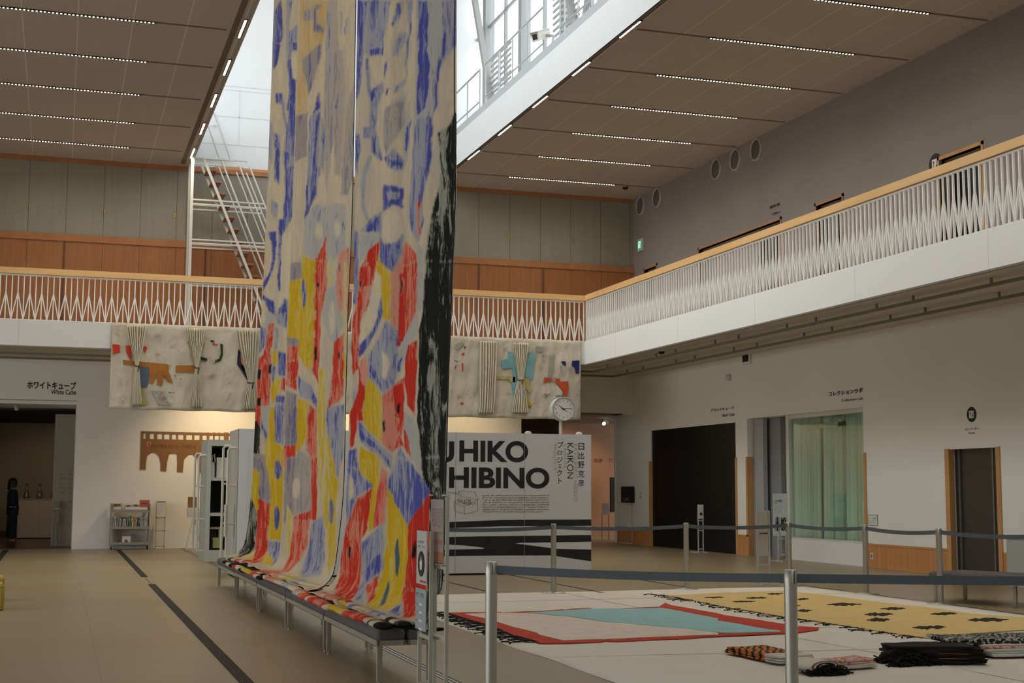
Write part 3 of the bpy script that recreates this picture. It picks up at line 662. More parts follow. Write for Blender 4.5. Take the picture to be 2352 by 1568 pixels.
ART3 = [
 ('K', Z8, [(585,0),(640,0),(640,60),(622,130),(618,250),(600,470),(585,515),(572,515),(575,250)]),
 ('L', Z8, [(635,0),(760,0),(745,80),(735,140),(720,200),(720,285),(640,290),(620,270),(625,130)]),
 ('K', Z8, [(720,240),(718,285),(650,288),(640,255)]),
 ('l', Z8, [(890,0),(1040,0),(1030,150),(1000,400),(965,600),(945,700),(900,760),(870,700),(885,400)]),
 ('K', Z8, [(895,0),(950,0),(952,120),(946,260),(960,340),(950,480),(930,560),(890,600),(888,470),(898,380),(900,200)]),
 ('L', Z8, [(1020,0),(1100,0),(1098,230),(1070,260),(1040,300),(1010,360),(1000,430),(1000,540),(972,600),(985,420),(990,320),(1015,260),(1020,150)]),
 ('K', Z8, [(1025,140),(1045,170),(1048,250),(1015,340),(1000,430),(992,420),(1000,330),(1020,260)]),
 ('L', Z8, [(890,610),(965,590),(975,600),(960,830),(935,960),(918,1040),(930,1130),(900,1250),(865,1200),(848,1100),(865,850),(875,700)]),
 ('K', Z8, [(958,600),(972,600),(968,820),(950,900),(940,870)]),
 ('L', Z8, [(835,0),(870,0),(862,160),(845,300),(838,400),(830,280),(850,150)]),
 ('l', Z8, [(720,560),(835,480),(835,600),(860,500),(850,800),(825,860),(820,620),(722,580)]),
 ('K', Z8, [(838,640),(862,620),(855,700),(835,800),(828,760)]),
 ('g', Z8, [(722,560),(830,500),(832,640),(730,790),(718,700)]),
 ('L', Z8, [(648,470),(716,420),(720,460),(690,560),(685,680),(716,820),(700,830),(655,780),(645,650),(648,540)]),
 ('K', Z8, [(648,590),(665,560),(660,680),(690,800),(660,780)]),
 ('K', Z8, [(615,650),(650,650),(650,710),(618,710)]),
 ('K', Z8, [(628,290),(645,300),(648,400),(655,470),(680,480),(660,530),(640,480),(628,380)]),
 ('L', Z8, [(805,170),(835,165),(835,205),(790,290),(765,290),(775,220)]), ('K', Z8, [(800,190),(818,195),(795,255),(785,250)]),
 ('K', Z8, [(735,455),(745,450),(740,490),(730,480)]), ('L', Z8, [(775,455),(835,400),(835,425),(780,485)]),
 ('L', Z8, [(790,20),(830,0),(800,100),(775,140),(760,130)]), ('K', Z8, [(722,330),(740,300),(732,380),(722,400)]),
 ('L', Z8, [(720,810),(765,765),(825,820),(825,875),(780,880),(740,850)]), ('K', Z8, [(735,815),(800,825),(820,850),(770,860)]),
 ('K', Z8, [(718,945),(822,968),(820,1075),(770,1055),(714,1090)]), ('L', Z8, [(735,985),(800,995),(790,1030),(740,1020)]),
 ('L', Z8, [(640,805),(665,800),(632,900),(622,1000),(628,1080),(645,1130),(712,1085),(708,1205),(600,1188),(640,1140),(608,1080),(603,960),(613,870)]),
 ('K', Z8, [(655,1150),(712,1090),(708,1200),(625,1185)]),
 ('l', Z8, [(600,1195),(704,1215),(690,1250),(640,1290),(598,1345),(596,1250)]), ('K', Z8, [(575,690),(600,690),(602,760),(585,900),(575,880)]), ('K', Z8, [(568,1190),(590,1190),(590,1568),(565,1568)]),
 ('K', Z8, [(702,1195),(720,1250),(765,1245),(822,1195),(818,1300),(765,1402),(705,1350),(698,1300)]), ('W', Z8, ov(765,1168,52,84)),
 ('r', Z8, [(890,1035),(910,1035),(905,1225),(893,1215)]),
 ('R', Z8, [(704,1235),(692,1330),(655,1500),(640,1600),(585,1600),(600,1380),(640,1290)]),
 ('Y', Z8, [(690,1320),(710,1350),(760,1400),(755,1600),(708,1600),(706,1430),(685,1390)]),
 ('r', Z8, [(830,1230),(890,1310),(890,1600),(760,1600),(765,1400),(815,1320)]), ('R', Z8, [(830,1230),(890,1310),(890,1600),(815,1600),(812,1330)]),
 ('l', Z8, [(895,1260),(925,1290),(915,1600),(893,1600)]),
 ('R', S1, [(697,40),(795,-20),(770,150),(725,280),(700,380),(690,640),(655,700),(640,400),(680,250)]), ('P', S1, [(722,150),(770,150),(728,270),(705,340)]),
 ('Y', S1, [(797,0),(830,40),(885,65),(880,355),(852,350),(830,340),(830,120),(800,60)]),
 ('R', S1, [(885,70),(950,30),(1045,0),(1040,300),(1000,400),(935,530),(920,480),(885,400)]), ('P', S1, [(885,70),(932,60),(926,430),(885,390)]), ('n', S1, [(940,120),(953,112),(950,180),(941,190)]), ('n', S1, [(700,120),(708,115),(704,160),(698,160)]),
 ('K', S1, [(826,200),(838,300),(800,420),(740,520),(690,585),(692,510),(780,400)]), ('W', S1, [(790,60),(822,90),(824,200),(800,340),(755,430),(698,505),(695,440),(725,330),(770,190)]),
 ('L', S1, [(850,350),(922,410),(928,640),(900,740),(835,800),(740,700),(750,560),(825,440)]), ('K', S1, [(840,365),(862,390),(850,410)]), ('K', S1, [(760,610),(800,660),(840,790),(790,720),(750,660)]), ('K', S1, [(910,440),(925,440),(925,620),(905,720),(915,560)]), ('W', S1, [(830,530),(860,560),(877,610),(870,660),(850,705),(832,690)]),
 ('l', S1, [(1040,300),(1052,430),(1000,480),(965,600),(925,690),(918,600),(940,510)]), ('K', S1, [(925,600),(960,560),(940,660),(922,670)]),
 ('R', S1, [(972,580),(985,500),(1045,470),(1045,600),(1025,930),(985,860),(965,700)]),
 ('r', S1, [(832,800),(900,750),(965,690),(965,960),(940,1100),(890,1150),(830,1090)]), ('R', S1, [(900,760),(960,720),(962,900),(925,1090),(900,1000)]), ('n', S1, [(920,870),(942,845),(937,910),(920,912)]), ('n', S1, [(835,960),(852,948),(846,1030),(835,1020)]),
 ('R', S1, [(650,880),(690,770),(690,640),(740,560),(745,700),(715,960),(690,960),(660,1110),(638,1120),(640,900)]), ('C', S1, [(650,760),(690,640),(690,740),(650,860)]), ('l', S1, [(652,790),(688,730),(686,780),(652,860)]), ('P', S1, [(700,600),(742,560),(744,700),(722,740),(700,720)]),
 ('Y', S1, [(740,690),(790,740),(830,810),(827,1090),(770,1040),(718,970),(715,900)]),
 ('Y', S1, [(700,1110),(800,1160),(820,1200),(800,1568),(740,1568),(770,1340),(690,1260)]),
 ('L', S1, [(690,960),(720,980),(800,1080),(890,1160),(892,1260),(840,1200),(700,1080),(686,1000)]), ('K', S1, [(692,990),(730,1040),(790,1090),(880,1200),(885,1250),(830,1170),(700,1060)]),
 ('k', S1, [(628,1130),(680,1125),(690,1260),(772,1340),(690,1400),(650,1520),(615,1568),(620,1300)]), ('W', S1, [(640,1280),(660,1300),(666,1350),(650,1420),(630,1450)]),
 ('r', S1, [(830,1230),(862,1265),(850,1568),(788,1568),(808,1350)]), ('l', S1, [(970,900),(1040,980),(1060,1280),(1020,1200),(965,1000)]), ('R', S1, [(965,980),(985,1050),(1012,1190),(960,1110)]), ('R', S1, [(935,1030),(960,1100),(890,1150)]),
 ('Y', S1, [(860,1340),(980,1568),(870,1568)]),
 ('k', S1, [(935,1100),(980,1180),(1090,1330),(1112,1380),(1010,1545),(985,1568),(860,1345),(900,1260)]),
 ('R', S1, [(1112,1380),(1130,1400),(1130,1600),(980,1600)]),
 ('B', Z8, [(1088,575),(1095,620),(1080,1600),(935,1600),(935,1300),(960,1150),(990,1000),(1010,950),(1008,830),(1000,680),(1060,640)]),
 ('B', S1, [(1095,0),(1260,0),(1250,460),(1240,1000),(1230,1420),(1125,1400),(1110,1330),(1075,1300),(1055,1100),(1040,950),(1050,700),(1055,400),(1075,300),(1085,100)]),
 ('B', S2, [(1478,0),(1680,0),(1670,250),(1660,600),(1640,850),(1600,1160),(1500,1180),(1530,600),(1537,250),(1490,150)]),
 ('k', S2, [(960,60),(1040,90),(1142,200),(1040,270),(960,460),(955,300)]), ('W', S2, [(980,120),(1005,160),(1008,230),(998,280),(970,300)]),
 ('Y', S2, [(1040,20),(1190,20),(1170,250),(1140,505),(1108,512),(1142,200)]), ('r', S2, [(1210,80),(1242,160),(1226,450),(1138,505),(1168,250)]),
 ('k', S2, [(1320,0),(1400,30),(1542,230),(1385,472),(1300,330),(1235,180)]),
 ('Y', S2, [(1238,200),(1300,330),(1385,470),(1385,700),(1345,980),(1300,1060),(1140,1060),(1090,1020),(1130,1000),(1210,800),(1240,500)]), ('T', S2, ov(1310,700,16,135)), ('T', S2, [(1250,850),(1258,900),(1230,1010),(1188,1042),(1215,950)]),
 ('R', S2, [(955,465),(1040,280),(1138,208),(1100,500),(1060,570),(1065,800),(1030,960),(980,1010),(860,965),(905,850),(925,650)]), ('n', S2, [(972,620),(990,620),(985,700),(972,690)]),
 ('L', S2, [(1060,590),(1220,450),(1215,760),(1190,810),(1090,880),(1075,1015),(1010,1005),(1065,850)]), ('K', S2, [(1080,790),(1150,700),(1200,660),(1190,800),(1090,870)]),
 ('R', S2, [(1090,890),(1190,810),(1150,980),(1100,1020)]),
 ('R', S2, [(1385,470),(1538,240),(1535,520),(1500,1120),(1350,1115),(1340,1000),(1385,700)]), ('n', S2, [(1410,640),(1440,570),(1445,690),(1412,715)]),
 ('l', S2, [(1080,1070),(1300,1060),(1345,1010),(1345,1110),(1200,1120)]), ('K', S2, [(1240,1080),(1330,1020),(1335,1100),(1280,1110)]),
 ('C', S2, [(880,1012),(1010,1025),(1330,1110),(1440,1130),(1440,1180),(1150,1170)]), ('l', S2, [(880,1010),(940,1005),(1130,1110),(1050,1090)])]
ART2 = [
 ('O', Z8, [(290,0),(440,0),(420,160),(400,260),(335,490),(325,570),(270,595),(280,300)]),
 ('g', Z8, [(305,60),(360,20),(360,105),(308,112)]), ('G', Z8, [(360,60),(375,20),(400,30),(375,60),(380,120),(412,145),(402,178),(360,165)]),
 ('G', Z8, [(330,280),(402,220),(400,270),(375,370),(335,490),(318,400),(298,360),(303,300)]),
 ('g', Z8, [(430,0),(480,0),(490,300),(480,600),(450,800),(425,1000),(412,600)]), ('L', Z8, [(437,0),(450,80),(445,250),(455,420),(440,380),(432,200)]), ('G', Z8, [(265,600),(330,575),(325,800),(265,835)]),
 ('g', Z8, [(470,250),(512,262),(520,450),(500,900),(470,900),(460,500)]), ('g', Z8, [(530,560),(570,420),(565,900),(540,1000),(500,1000),(515,760)]),
 ('K', Z8, [(388,470),(396,600),(382,900),(372,1000),(345,1060),(312,1200),(322,960),(335,800),(350,600)]), ('L', Z8, [(340,600),(395,560),(390,900),(360,960),(335,1050),(330,800)]), ('K', Z8, [(365,640),(390,560),(380,830),(352,900)]),
 ('L', Z8, [(402,600),(425,700),(412,900),(398,850)]), ('K', Z8, [(402,690),(415,720),(408,880),(400,830)]), ('K', Z8, [(483,480),(492,480),(482,570),(472,560)]), ('L', Z8, [(500,60),(508,50),(505,180),(498,170)]), ('L', Z8, [(522,100),(535,90),(530,180),(520,170)]),
 ('l', Z8, [(318,1120),(370,1055),(430,1060),(450,1050),(520,1055),(528,1300),(440,1350),(360,1330),(305,1300)]), ('W', Z8, ov(388,1188,20,42)), ('W', Z8, ov(482,1180,17,42)), ('K', Z8, [(468,1120),(490,1090),(478,1130)]),
 ('R', Z8, [(425,1190),(430,1500),(422,1600),(362,1600),(370,1340),(408,1260)]), ('Y', Z8, [(300,1310),(370,1340),(366,1600),(230,1600),(240,1450),(300,1430)]), ('G', Z8, [(240,1350),(300,1350),(300,1430),(240,1452)]),
 ('P', Z8, [(490,1300),(545,1265),(540,1600),(478,1600)]), ('n', Z8, [(492,1358),(498,1350),(496,1400),(487,1402)]), ('y', Z8, [(432,1350),(450,1300),(455,1600),(430,1600)]),
 ('Y', S1, [(350,0),(425,0),(425,200),(420,600),(400,650),(370,640),(330,560),(330,470),(262,450),(270,120),(350,100)]), ('L', S1, ov(362,190,14,88)), ('K', S1, [(355,160),(370,160),(368,210),(358,210)]),
 ('R', S1, [(430,0),(497,0),(490,200),(465,300),(455,600),(450,745),(412,660),(430,350),(425,200)]), ('n', S1, [(440,140),(455,125),(452,160),(440,165)]), ('n', S1, [(427,520),(440,515),(437,590),(425,600)]),
 ('l', S1, [(500,160),(555,140),(562,220),(600,380),(545,500),(490,400),(470,300)]), ('W', S1, ov(530,340,18,105)), ('P', S1, [(558,60),(610,-40),(605,200),(575,330),(553,170)]), ('n', S1, [(572,20),(579,15),(576,62),(568,68)]),
 ('y', S1, [(600,0),(622,0),(615,700),(600,700)]),
 ('r', S1, [(262,490),(330,490),(330,620),(318,780),(255,740)]), ('R', S1, [(265,600),(328,590),(322,700),(262,740)]), ('G', S1, [(262,450),(330,470),(330,510),(262,500)]),
 ('r', S1, [(540,490),(602,430),(600,800),(570,850),(503,882),(530,700)]), ('n', S1, [(570,555),(581,545),(580,590),(570,596)]),
 ('L', S1, [(325,770),(330,690),(410,750),(440,830),(440,900),(400,830),(340,810)]), ('K', S1, [(395,745),(415,760),(440,840),(438,890),(400,820)]),
 ('Y', S1, [(325,822),(390,840),(380,1050),(340,1130),(308,1150)]), ('G', S1, [(255,770),(320,800),(318,1110),(245,1110),(245,900)]), ('r', S1, [(240,1100),(315,1100),(310,1200),(242,1255)]),
 ('R', S1, [(390,850),(440,900),(440,1180),(442,1500),(410,1568),(415,1200),(376,1130),(380,1000)]), ('y', S1, [(450,640),(500,650),(490,950),(560,1300),(565,1420),(470,1500),(440,1200),(445,900)]), ('Y', S1, [(480,1000),(520,1080),(565,1330),(540,1420),(510,1200)]),
 ('L', S1, [(500,880),(602,858),(600,1150),(565,1310),(540,1200),(488,950)]), ('G', S1, [(245,1260),(310,1200),(300,1568),(240,1568)]), ('g', S1, [(325,1130),(410,1180),(415,1480),(300,1540),(300,1300)]), ('W', S1, ov(318,1385,24,60)), ('R', S1, [(300,1540),(412,1490),(420,1530),(300,1580)]),
 ('G', S2, [(540,0),(600,0),(590,300),(585,400),(540,330)]), ('y', S2, [(540,320),(590,410),(565,700),(540,700)]), ('g', S2, [(600,0),(712,0),(716,360),(590,424)]), ('W', S2, ov(608,215,28,72)),
 ('R', S2, [(710,0),(757,0),(747,440),(700,432),(590,442),(585,420),(712,360)]), ('r', S2, [(590,440),(702,432),(690,600),(640,720),(560,790),(480,812),(520,770),(560,680)]),
 ('L', S2, [(710,460),(802,400),(805,700),(780,820),(620,838),(690,650)]), ('y', S2, [(790,0),(880,150),(892,700),(835,820),(820,500),(790,400)]), ('Y', S2, [(840,60),(900,180),(895,260),(850,200)]), ('G', S2, ov(850,375,18,90)),
 ('y', S2, [(380,800),(640,812),(640,835),(400,830)]), ('l', S2, [(480,850),(560,870),(620,900),(560,900)]), ('r', S2, [(280,770),(520,790),(470,815),(330,800)])]
ART1 = [
 ('K', Z8, [(160,60),(192,0),(205,150),(200,200),(180,240),(152,330),(145,220)]), ('K', Z8, [(145,220),(192,230),(172,330),(155,360),(138,300)]), ('L', Z8, [(130,0),(160,0),(150,300),(130,560),(118,560)]),
 ('K', Z8, [(250,215),(290,222),(286,268),(250,260)]), ('L', Z8, [(220,0),(250,0),(232,150),(220,160)]), ('L', Z8, [(218,160),(250,150),(300,100),(290,215),(250,215),(240,330),(222,330)]),
 ('K', Z8, [(222,300),(245,300),(250,400),(288,420),(272,560),(270,620),(220,560),(235,460)]), ('W', Z8, ov(266,345,19,66)), ('W', Z8, ov(188,380,16,90)),
 ('K', Z8, [(165,480),(200,480),(215,600),(230,660),(215,662),(195,540),(165,532)]), ('k', Z8, [(230,570),(272,580),(268,800),(252,900),(262,1100),(205,1200),(190,1300),(200,1150),(213,980),(205,800)]), ('K', Z8, [(232,480),(272,480),(268,820),(240,800)]),
 ('L', Z8, [(150,680),(190,700),(185,950),(155,930),(160,800)]), ('K', Z8, [(160,720),(185,720),(182,940),(162,920)]), ('L', Z8, [(112,500),(130,560),(112,700),(105,850),(130,900),(100,1100),(85,1000),(100,640)]), ('K', Z8, [(105,560),(120,600),(108,720)]), ('L', Z8, [(135,620),(150,640),(145,850),(128,800)]),
 ('K', Z8, [(215,860),(262,840),(258,1090),(205,1200),(215,1000)]),
 ('K', Z8, [(125,1190),(170,1190),(165,1330),(130,1440),(100,1500),(82,1480),(120,1430),(150,1330),(140,1240)]), ('L', Z8, [(140,1020),(182,1060),(165,1130),(140,1090)]), ('W', Z8, [(200,1200),(250,1180),(245,1600),(170,1600),(185,1300)]), ('K', Z8, [(180,1130),(245,1120),(195,1220),(188,1500),(175,1500)]), ('K', Z8, [(90,960),(108,940),(100,1060),(88,1060)]),
 ('K', S1, [(90,180),(130,210),(185,240),(192,335),(150,300),(130,240),(95,220)]), ('L', S1, [(190,330),(250,215),(278,250),(265,405),(205,380)]), ('K', S1, [(205,290),(250,240),(262,300),(200,330)]), ('k', S1, [(85,390),(135,400),(135,500),(78,575)]), ('K', S1, [(100,170),(125,110),(185,20),(150,100),(128,160)]),
 ('W', S1, [(95,250),(128,260),(125,370),(88,365)]), ('l', S1, [(130,300),(190,340),(165,400),(132,400)]),
 ('R', S1, [(150,370),(187,368),(165,560),(165,620),(160,700),(155,860),(105,870),(100,1000),(50,920),(60,750),(75,600),(120,560)]), ('n', S1, [(82,655),(106,648),(103,706),(82,712)]), ('n', S1, [(82,825),(106,818),(103,870),(84,873)]), ('n', S1, [(150,620),(167,612),(166,665),(150,676)]),
 ('Y', S1, [(172,540),(202,530),(206,620),(172,622)]), ('L', S1, [(165,625),(195,630),(190,740),(168,740)]), ('Y', S1, [(185,700),(222,712),(216,780),(172,862),(160,760)]), ('K', S1, [(205,540),(268,555),(262,692),(208,690)]), ('L', S1, [(188,400),(210,400),(205,530),(185,540)]), ('R', S1, [(225,700),(268,690),(262,780),(225,772)]), ('K', S1, [(195,805),(258,808),(252,852),(188,852)]),
 ('L', S1, [(183,860),(255,850),(252,1105),(188,1090)]), ('Y', S1, [(155,870),(186,880),(186,1080),(242,1130),(242,1400),(215,1568),(170,1568),(165,1380),(130,1290),(122,1180),(150,1000)]), ('K', S1, ov(206,1250,19,62)), ('K', S1, ov(203,1530,13,65)),
 ('l', S1, [(105,870),(156,860),(142,1060),(110,950)]), ('K', S1, [(105,940),(142,1040),(136,1085),(103,1000)]), ('B', S1, [(40,950),(80,960),(102,1000),(96,1162),(30,1150)]), ('G', S1, [(30,1160),(128,1160),(165,1400),(95,1440),(95,1330),(30,1210)]), ('Y', S1, [(30,1215),(95,1330),(90,1480),(60,1420),(25,1330)]),
 ('B', S1, [(20,1300),(60,1420),(86,1510),(80,1600),(-10,1600)]), ('R', S1, [(86,1430),(108,1430),(108,1600),(84,1600)]), ('R', S1, [(110,1450),(165,1450),(165,1600),(105,1600)]),
 ('Y', S2, [(285,40),(350,110),(350,315),(335,390),(280,230)]), ('B', S2, [(270,200),(335,390),(325,600),(300,690),(200,700),(220,620),(240,400)]), ('G', S2, [(285,0),(380,0),(432,230),(420,312),(350,292),(350,110)]),
 ('R', S2, [(343,295),(430,315),(415,560),(400,740),(290,735),(318,650),(340,400)]), ('y', S2, [(230,690),(320,650),(300,720),(230,720)]), ('Y', S2, [(390,0),(525,0),(526,250),(502,580),(412,572),(432,230)]), ('K', S2, ov(480,88,24,68)), ('K', S2, ov(473,425,18,86)),
 ('K', S2, [(522,0),(545,0),(540,230),(515,300)]), ('Y', S2, [(520,260),(540,240),(545,420),(510,480)]), ('R', S2, [(505,490),(540,440),(530,560),(495,600)]), ('K', S2, [(500,600),(535,560),(545,640),(520,650)]),
 ('L', S2, [(412,575),(500,590),(550,690),(535,760),(450,775),(400,700)]), ('Y', S2, [(400,650),(442,692),(442,742),(370,745)]), ('C', S2, [(250,740),(420,745),(520,775),(420,780)])]

def inpoly(px, py, poly):
    r = np.zeros(len(px), bool); n = len(poly); j = n-1
    for i in range(n):
        xi, yi = poly[i]; xj, yj = poly[j]
        if yi != yj:
            c = ((yi > py) != (yj > py)) & (px < (xj-xi)*(py-yi)/(yj-yi)+xi); r ^= c
        j = i
    return r
AX = np.array(_R); AU = np.array(_U); AF = np.array(_f)
def paint(me_obj, pts, arts, base='C', NU=1):
    """lay the design (drawn on the hanging plane) onto the cloth's vertices"""
    P_ = np.array(pts, float)-np.array([0, 0, CH]); wv = P_@AF
    px = 1176+F*(P_@AX)/wv; py = 784-F*(P_@AU)/wv
    px = px+.8*np.sin(py*.12+px*.07); py = py+1.2*np.sin(px*.14)
    n = len(pts); A = np.tile(np.array(PAL[base][0]+(1,)), (n, 1)); T = np.tile(np.array(PAL[base][1]+(1,)), (n, 1)); Lv = np.full(n, PAL[base][2]); ID = np.zeros(n, int)
    for i, (k, tr, pl) in enumerate(arts):
        q = inpoly(px, py, tr(pl) if tr else pl)
        A[q, :3] = PAL[k][0]; T[q, :3] = PAL[k][1]; Lv[q] = PAL[k][2]; ID[q] = i+1
    g = ID.reshape(-1, NU); e = np.zeros(g.shape)
    e[:, 1:] += g[:, 1:] != g[:, :-1]; e[:, :-1] += g[:, 1:] != g[:, :-1]; e[1:] += g[1:] != g[:-1]; e[:-1] += g[1:] != g[:-1]; e = np.minimum(e, 1)
    def blur(a):
        p = np.pad(a, ((1, 1), (1, 1))+((0, 0),)*(a.ndim-2), mode='edge'); return (p[:-2, 1:-1]+p[2:, 1:-1]+p[1:-1, :-2]+p[1:-1, 2:]+2*p[1:-1, 1:-1])/6
    e = blur(e); Lv = blur(Lv.reshape(-1, NU))-.06*e; Lv = Lv.ravel()
    A = blur(A.reshape(-1, NU, 4)).reshape(-1, 4); T = blur(T.reshape(-1, NU, 4)); T[..., :3] = T[..., :3]*(1-.30*e[..., None])+np.array((.72, .66, .54))*.30*e[..., None]*(T[..., :3].mean(-1, keepdims=True)*1.6).clip(0, 1); T = T.reshape(-1, 4)
    set_attr(me_obj, A, T, Lv)
def set_attr(o, A, T, Lv):
    me = o.data
    a = me.color_attributes.new('paint', 'FLOAT_COLOR', 'POINT'); a.data.foreach_set('color', A.astype(np.float32).ravel())
    t = me.color_attributes.new('tint', 'FLOAT_COLOR', 'POINT'); t.data.foreach_set('color', T.astype(np.float32).ravel())
    l = me.attributes.new('level', 'FLOAT', 'POINT'); l.data.foreach_set('value', Lv.astype(np.float32))

ZB = .445
def interp(tab, z): return float(np.interp(z, [q[1] for q in tab], [q[0] for q in tab]))
def hanging(name, label, left, right, art, nu, nv, X=2.55, base='C', seed=0, free=None, top=12.0, rolls=(), hem=True):
    left = sorted(left, key=lambda q: q[1]); right = sorted(right, key=lambda q: q[1])
    ymid = (left[0][0]+right[0][0])/2
    t = thing(name, label, 'textile', (X, ymid, ZB), 'long painted textiles hanging over the bench')
    rnd = random.Random(seed); ph = [rnd.uniform(0, 6.3) for _ in range(6)]
    r = .24; z0 = ZB+r
    # rows: z dense in view, coarse above
    rows = []
    zz = 8.4
    rows += [('z', v) for v in np.linspace(top, 8.4, 12)]
    rows += [('z', v) for v in np.linspace(8.35, z0, nv)]
    rows += [('a', v) for v in np.linspace(.04, 1, 22)]
    pts = []; NU = nu
    for kind, v in rows:
        for i in range(NU):
            s = i/(NU-1); z = v if kind == 'z' else z0
            yl, yr = interp(left, z), interp(right, z)
            if kind == 'a': yl = interp(left, ZB+.05); yr = interp(right, ZB+.05)
            y = yl+(yr-yl)*s
            am = .030*(1-.45*math.exp(-max(z-1, 0)/1.5))
            w = s*(yl-yr)
            fx = am*(math.sin(w*5.2+ph[0]+.15*z)+.6*math.sin(w*9.7+ph[1]-.1*z)+.35*math.sin(w*17+ph[2]+.3*z))
            x = X+fx
            on = 1.
            if free is not None: on = min(1, max(0, (y-free[0])/free[1])); on = on*on*(3-2*on)
            if kind == 'z':
                k = max(0, 1-(z-z0)/.8); x -= .03*k*k*on
            else:
                a = v*math.pi/2; xs = x-.03*on
                xo = xs-r*(1-math.cos(a)); zo = z0-r*math.sin(a)
                xo -= max(0, v-.75)*.16; 
                zf_ = z0-(r*1.05)*v; xf = xs-.03*math.sin(v*2.5)-.05*v*v
                x = xo*on+xf*(1-on); z = zo*on+zf_*(1-on)
                z += .012*math.sin(w*7+ph[3])*v*on+.010*v*on
            pts.append((x, y, z))
    b = MB(); nr = len(rows)
    b._add(pts, [(j*NU+i, (j+1)*NU+i, (j+1)*NU+i+1, j*NU+i+1) for j in range(nr-1) for i in range(NU-1)], True)
    o = b.build('fabric', clothm, t)
    sm = o.modifiers.new('thickness', 'SOLIDIFY'); sm.thickness = .004; sm.offset = 0
    paint(o, pts, art, base, NU)
    if hem:
        hb = MB(); e = [pts[j*NU+NU-1] for j in range(0, nr, 4)]; hb.tube(e, .004, 6); hb.build('black_hem', black, t)
    for (p0, p1, dx, rx, rz, bands, z_) in rolls:
        y0 = at(*p0, Z=z_).y; y1 = at(*p1, Z=z_).y; x0 = at(*p0, Z=z_).x+dx; x1 = at(*p1, Z=z_).x+dx
        n = 70; m = 14; pv = []; kk = []
        for j in range(n):
            f = j/(n-1)
            for i in range(m):
                a = 2*math.pi*i/m; wv = 1+.06*math.sin(f*11+seed)
                tp = min(1, f*22, (1-f)*22)**.5 if 0 < f < 1 else .15
                pv.append((x0+(x1-x0)*f+rx*tp*wv*math.cos(a)+(.010*math.sin(f*13)), y0+(y1-y0)*f, z_+rz*wv*tp*math.sin(a)+.003*math.sin(f*19)))
                kk.append(bands(f))
        rb = MB(); rb._add(pv, [(j*m+i, j*m+(i+1) % m, (j+1)*m+(i+1) % m, (j+1)*m+i) for j in range(n-1) for i in range(m)], True)
        rb._add([pv[i] for i in range(m)], [tuple(range(m-1, -1, -1))]); rb._add([pv[(n-1)*m+i] for i in range(m)], [tuple(range(m))]); kk += [kk[0]]*m+[kk[-1]]*m
        ro = rb.build('folded_edge', clothm, t)
        set_attr(ro, np.array([PAL[k][0]+(1,) for k in kk]), np.array([PAL[k][1]+(1,) for k in kk]), np.array([PAL[k][2] for k in kk]))
    return t
def bands(*tab):
    def f(v):
        for lim, k in tab:
            if v <= lim: return k
        return tab[-1][1]
    return f
C1L = [(18.80, 12), (18.84, 8.14), (19.06, 6.34), (19.28, 4.54), (19.48, 3.65), (19.84, 2.58), (20.03, 1.54), (20.5, .4)]
C1R = [(16.2, 12), (16.26, 7.25), (16.36, 4.1), (16.58, 3.08), (16.65, 2.03), (16.66, 1.0), (16.62, .4)]
C2L = [(16.1, 12), (16.16, 7.2), (16.22, 5.67), (16.28, 4.1), (16.5, 3.08), (16.57, 2.03), (16.58, .4)]
C2R = [(12.72, 12), (12.76, 6.05), (12.80, 4.78), (12.86, 3.7), (12.90, 3.13), (12.95, 2.3), (13.08, 1.5), (13.25, .6)]
C3L = [(12.60, 12), (12.66, 6.04), (12.66, 4.78), (12.62, 3.5), (12.70, 2.7), (12.80, 1.9), (12.9, 1.09), (13.1, .4)]
C3R = [(9.12, 12), (9.15, 4.83), (9.18, 4.05), (9.25, 3.29), (9.25, 2.67), (9.28, 2.07), (9.31, 1.62), (9.34, 1.17), (9.40, .79), (9.55, .45)]
hanging('hanging_textile', 'farthest long painted textile, blue on cream above, black lower far corner', C1L, C1R, ART1, 110, 620, X=2.60, seed=3,
        rolls=[((520, 1283), (640, 1300), .02, .07, .022, bands((.08, 'W'), (.14, 'n'), (.22, 'W'), (.3, 'R'), (.36, 'P'), (.42, 'W'), (.5, 'R'), (.6, 'r'), (.66, 'n'), (.8, 'P'), (1, 'y')), .455),
               ((508, 1290), (560, 1313), .03, .035, .022, bands((.2, 'n'), (.4, 'W'), (.5, 'n'), (.62, 'R'), (.8, 'C'), (1, 'n')), .43),
               ((540, 1300), (600, 1328), .02, .045, .022, bands((.15, 'W'), (.3, 'C'), (.6, 'Y'), (.8, 'R'), (.9, 'W'), (1, 'n')), .435)])
hanging('hanging_textile', 'middle long painted textile, ochre and grey above, yellow panel and thin red strips below', C2L, C2R, ART2, 140, 680, X=2.555, seed=5,
        rolls=[((570, 1312), (700, 1366), .05, .05, .022, bands((.12, 'R'), (.2, 'C'), (.28, 'n'), (.36, 'W'), (.5, 'P'), (.6, 'W'), (.75, 'l'), (.86, 'W'), (1, 'r')), .44),
               ((600, 1318), (745, 1352), .10, .05, .022, bands((.2, 'P'), (.3, 'W'), (.5, 'y'), (.7, 'W'), (.8, 'l'), (.9, 'C'), (1, 'n')), .46),
               ((640, 1332), (790, 1368), .13, .05, .018, bands((.2, 'l'), (.45, 'W'), (.62, 'C'), (.68, 'n'), (.8, 'P'), (.9, 'W'), (1, 'n')), .47)])
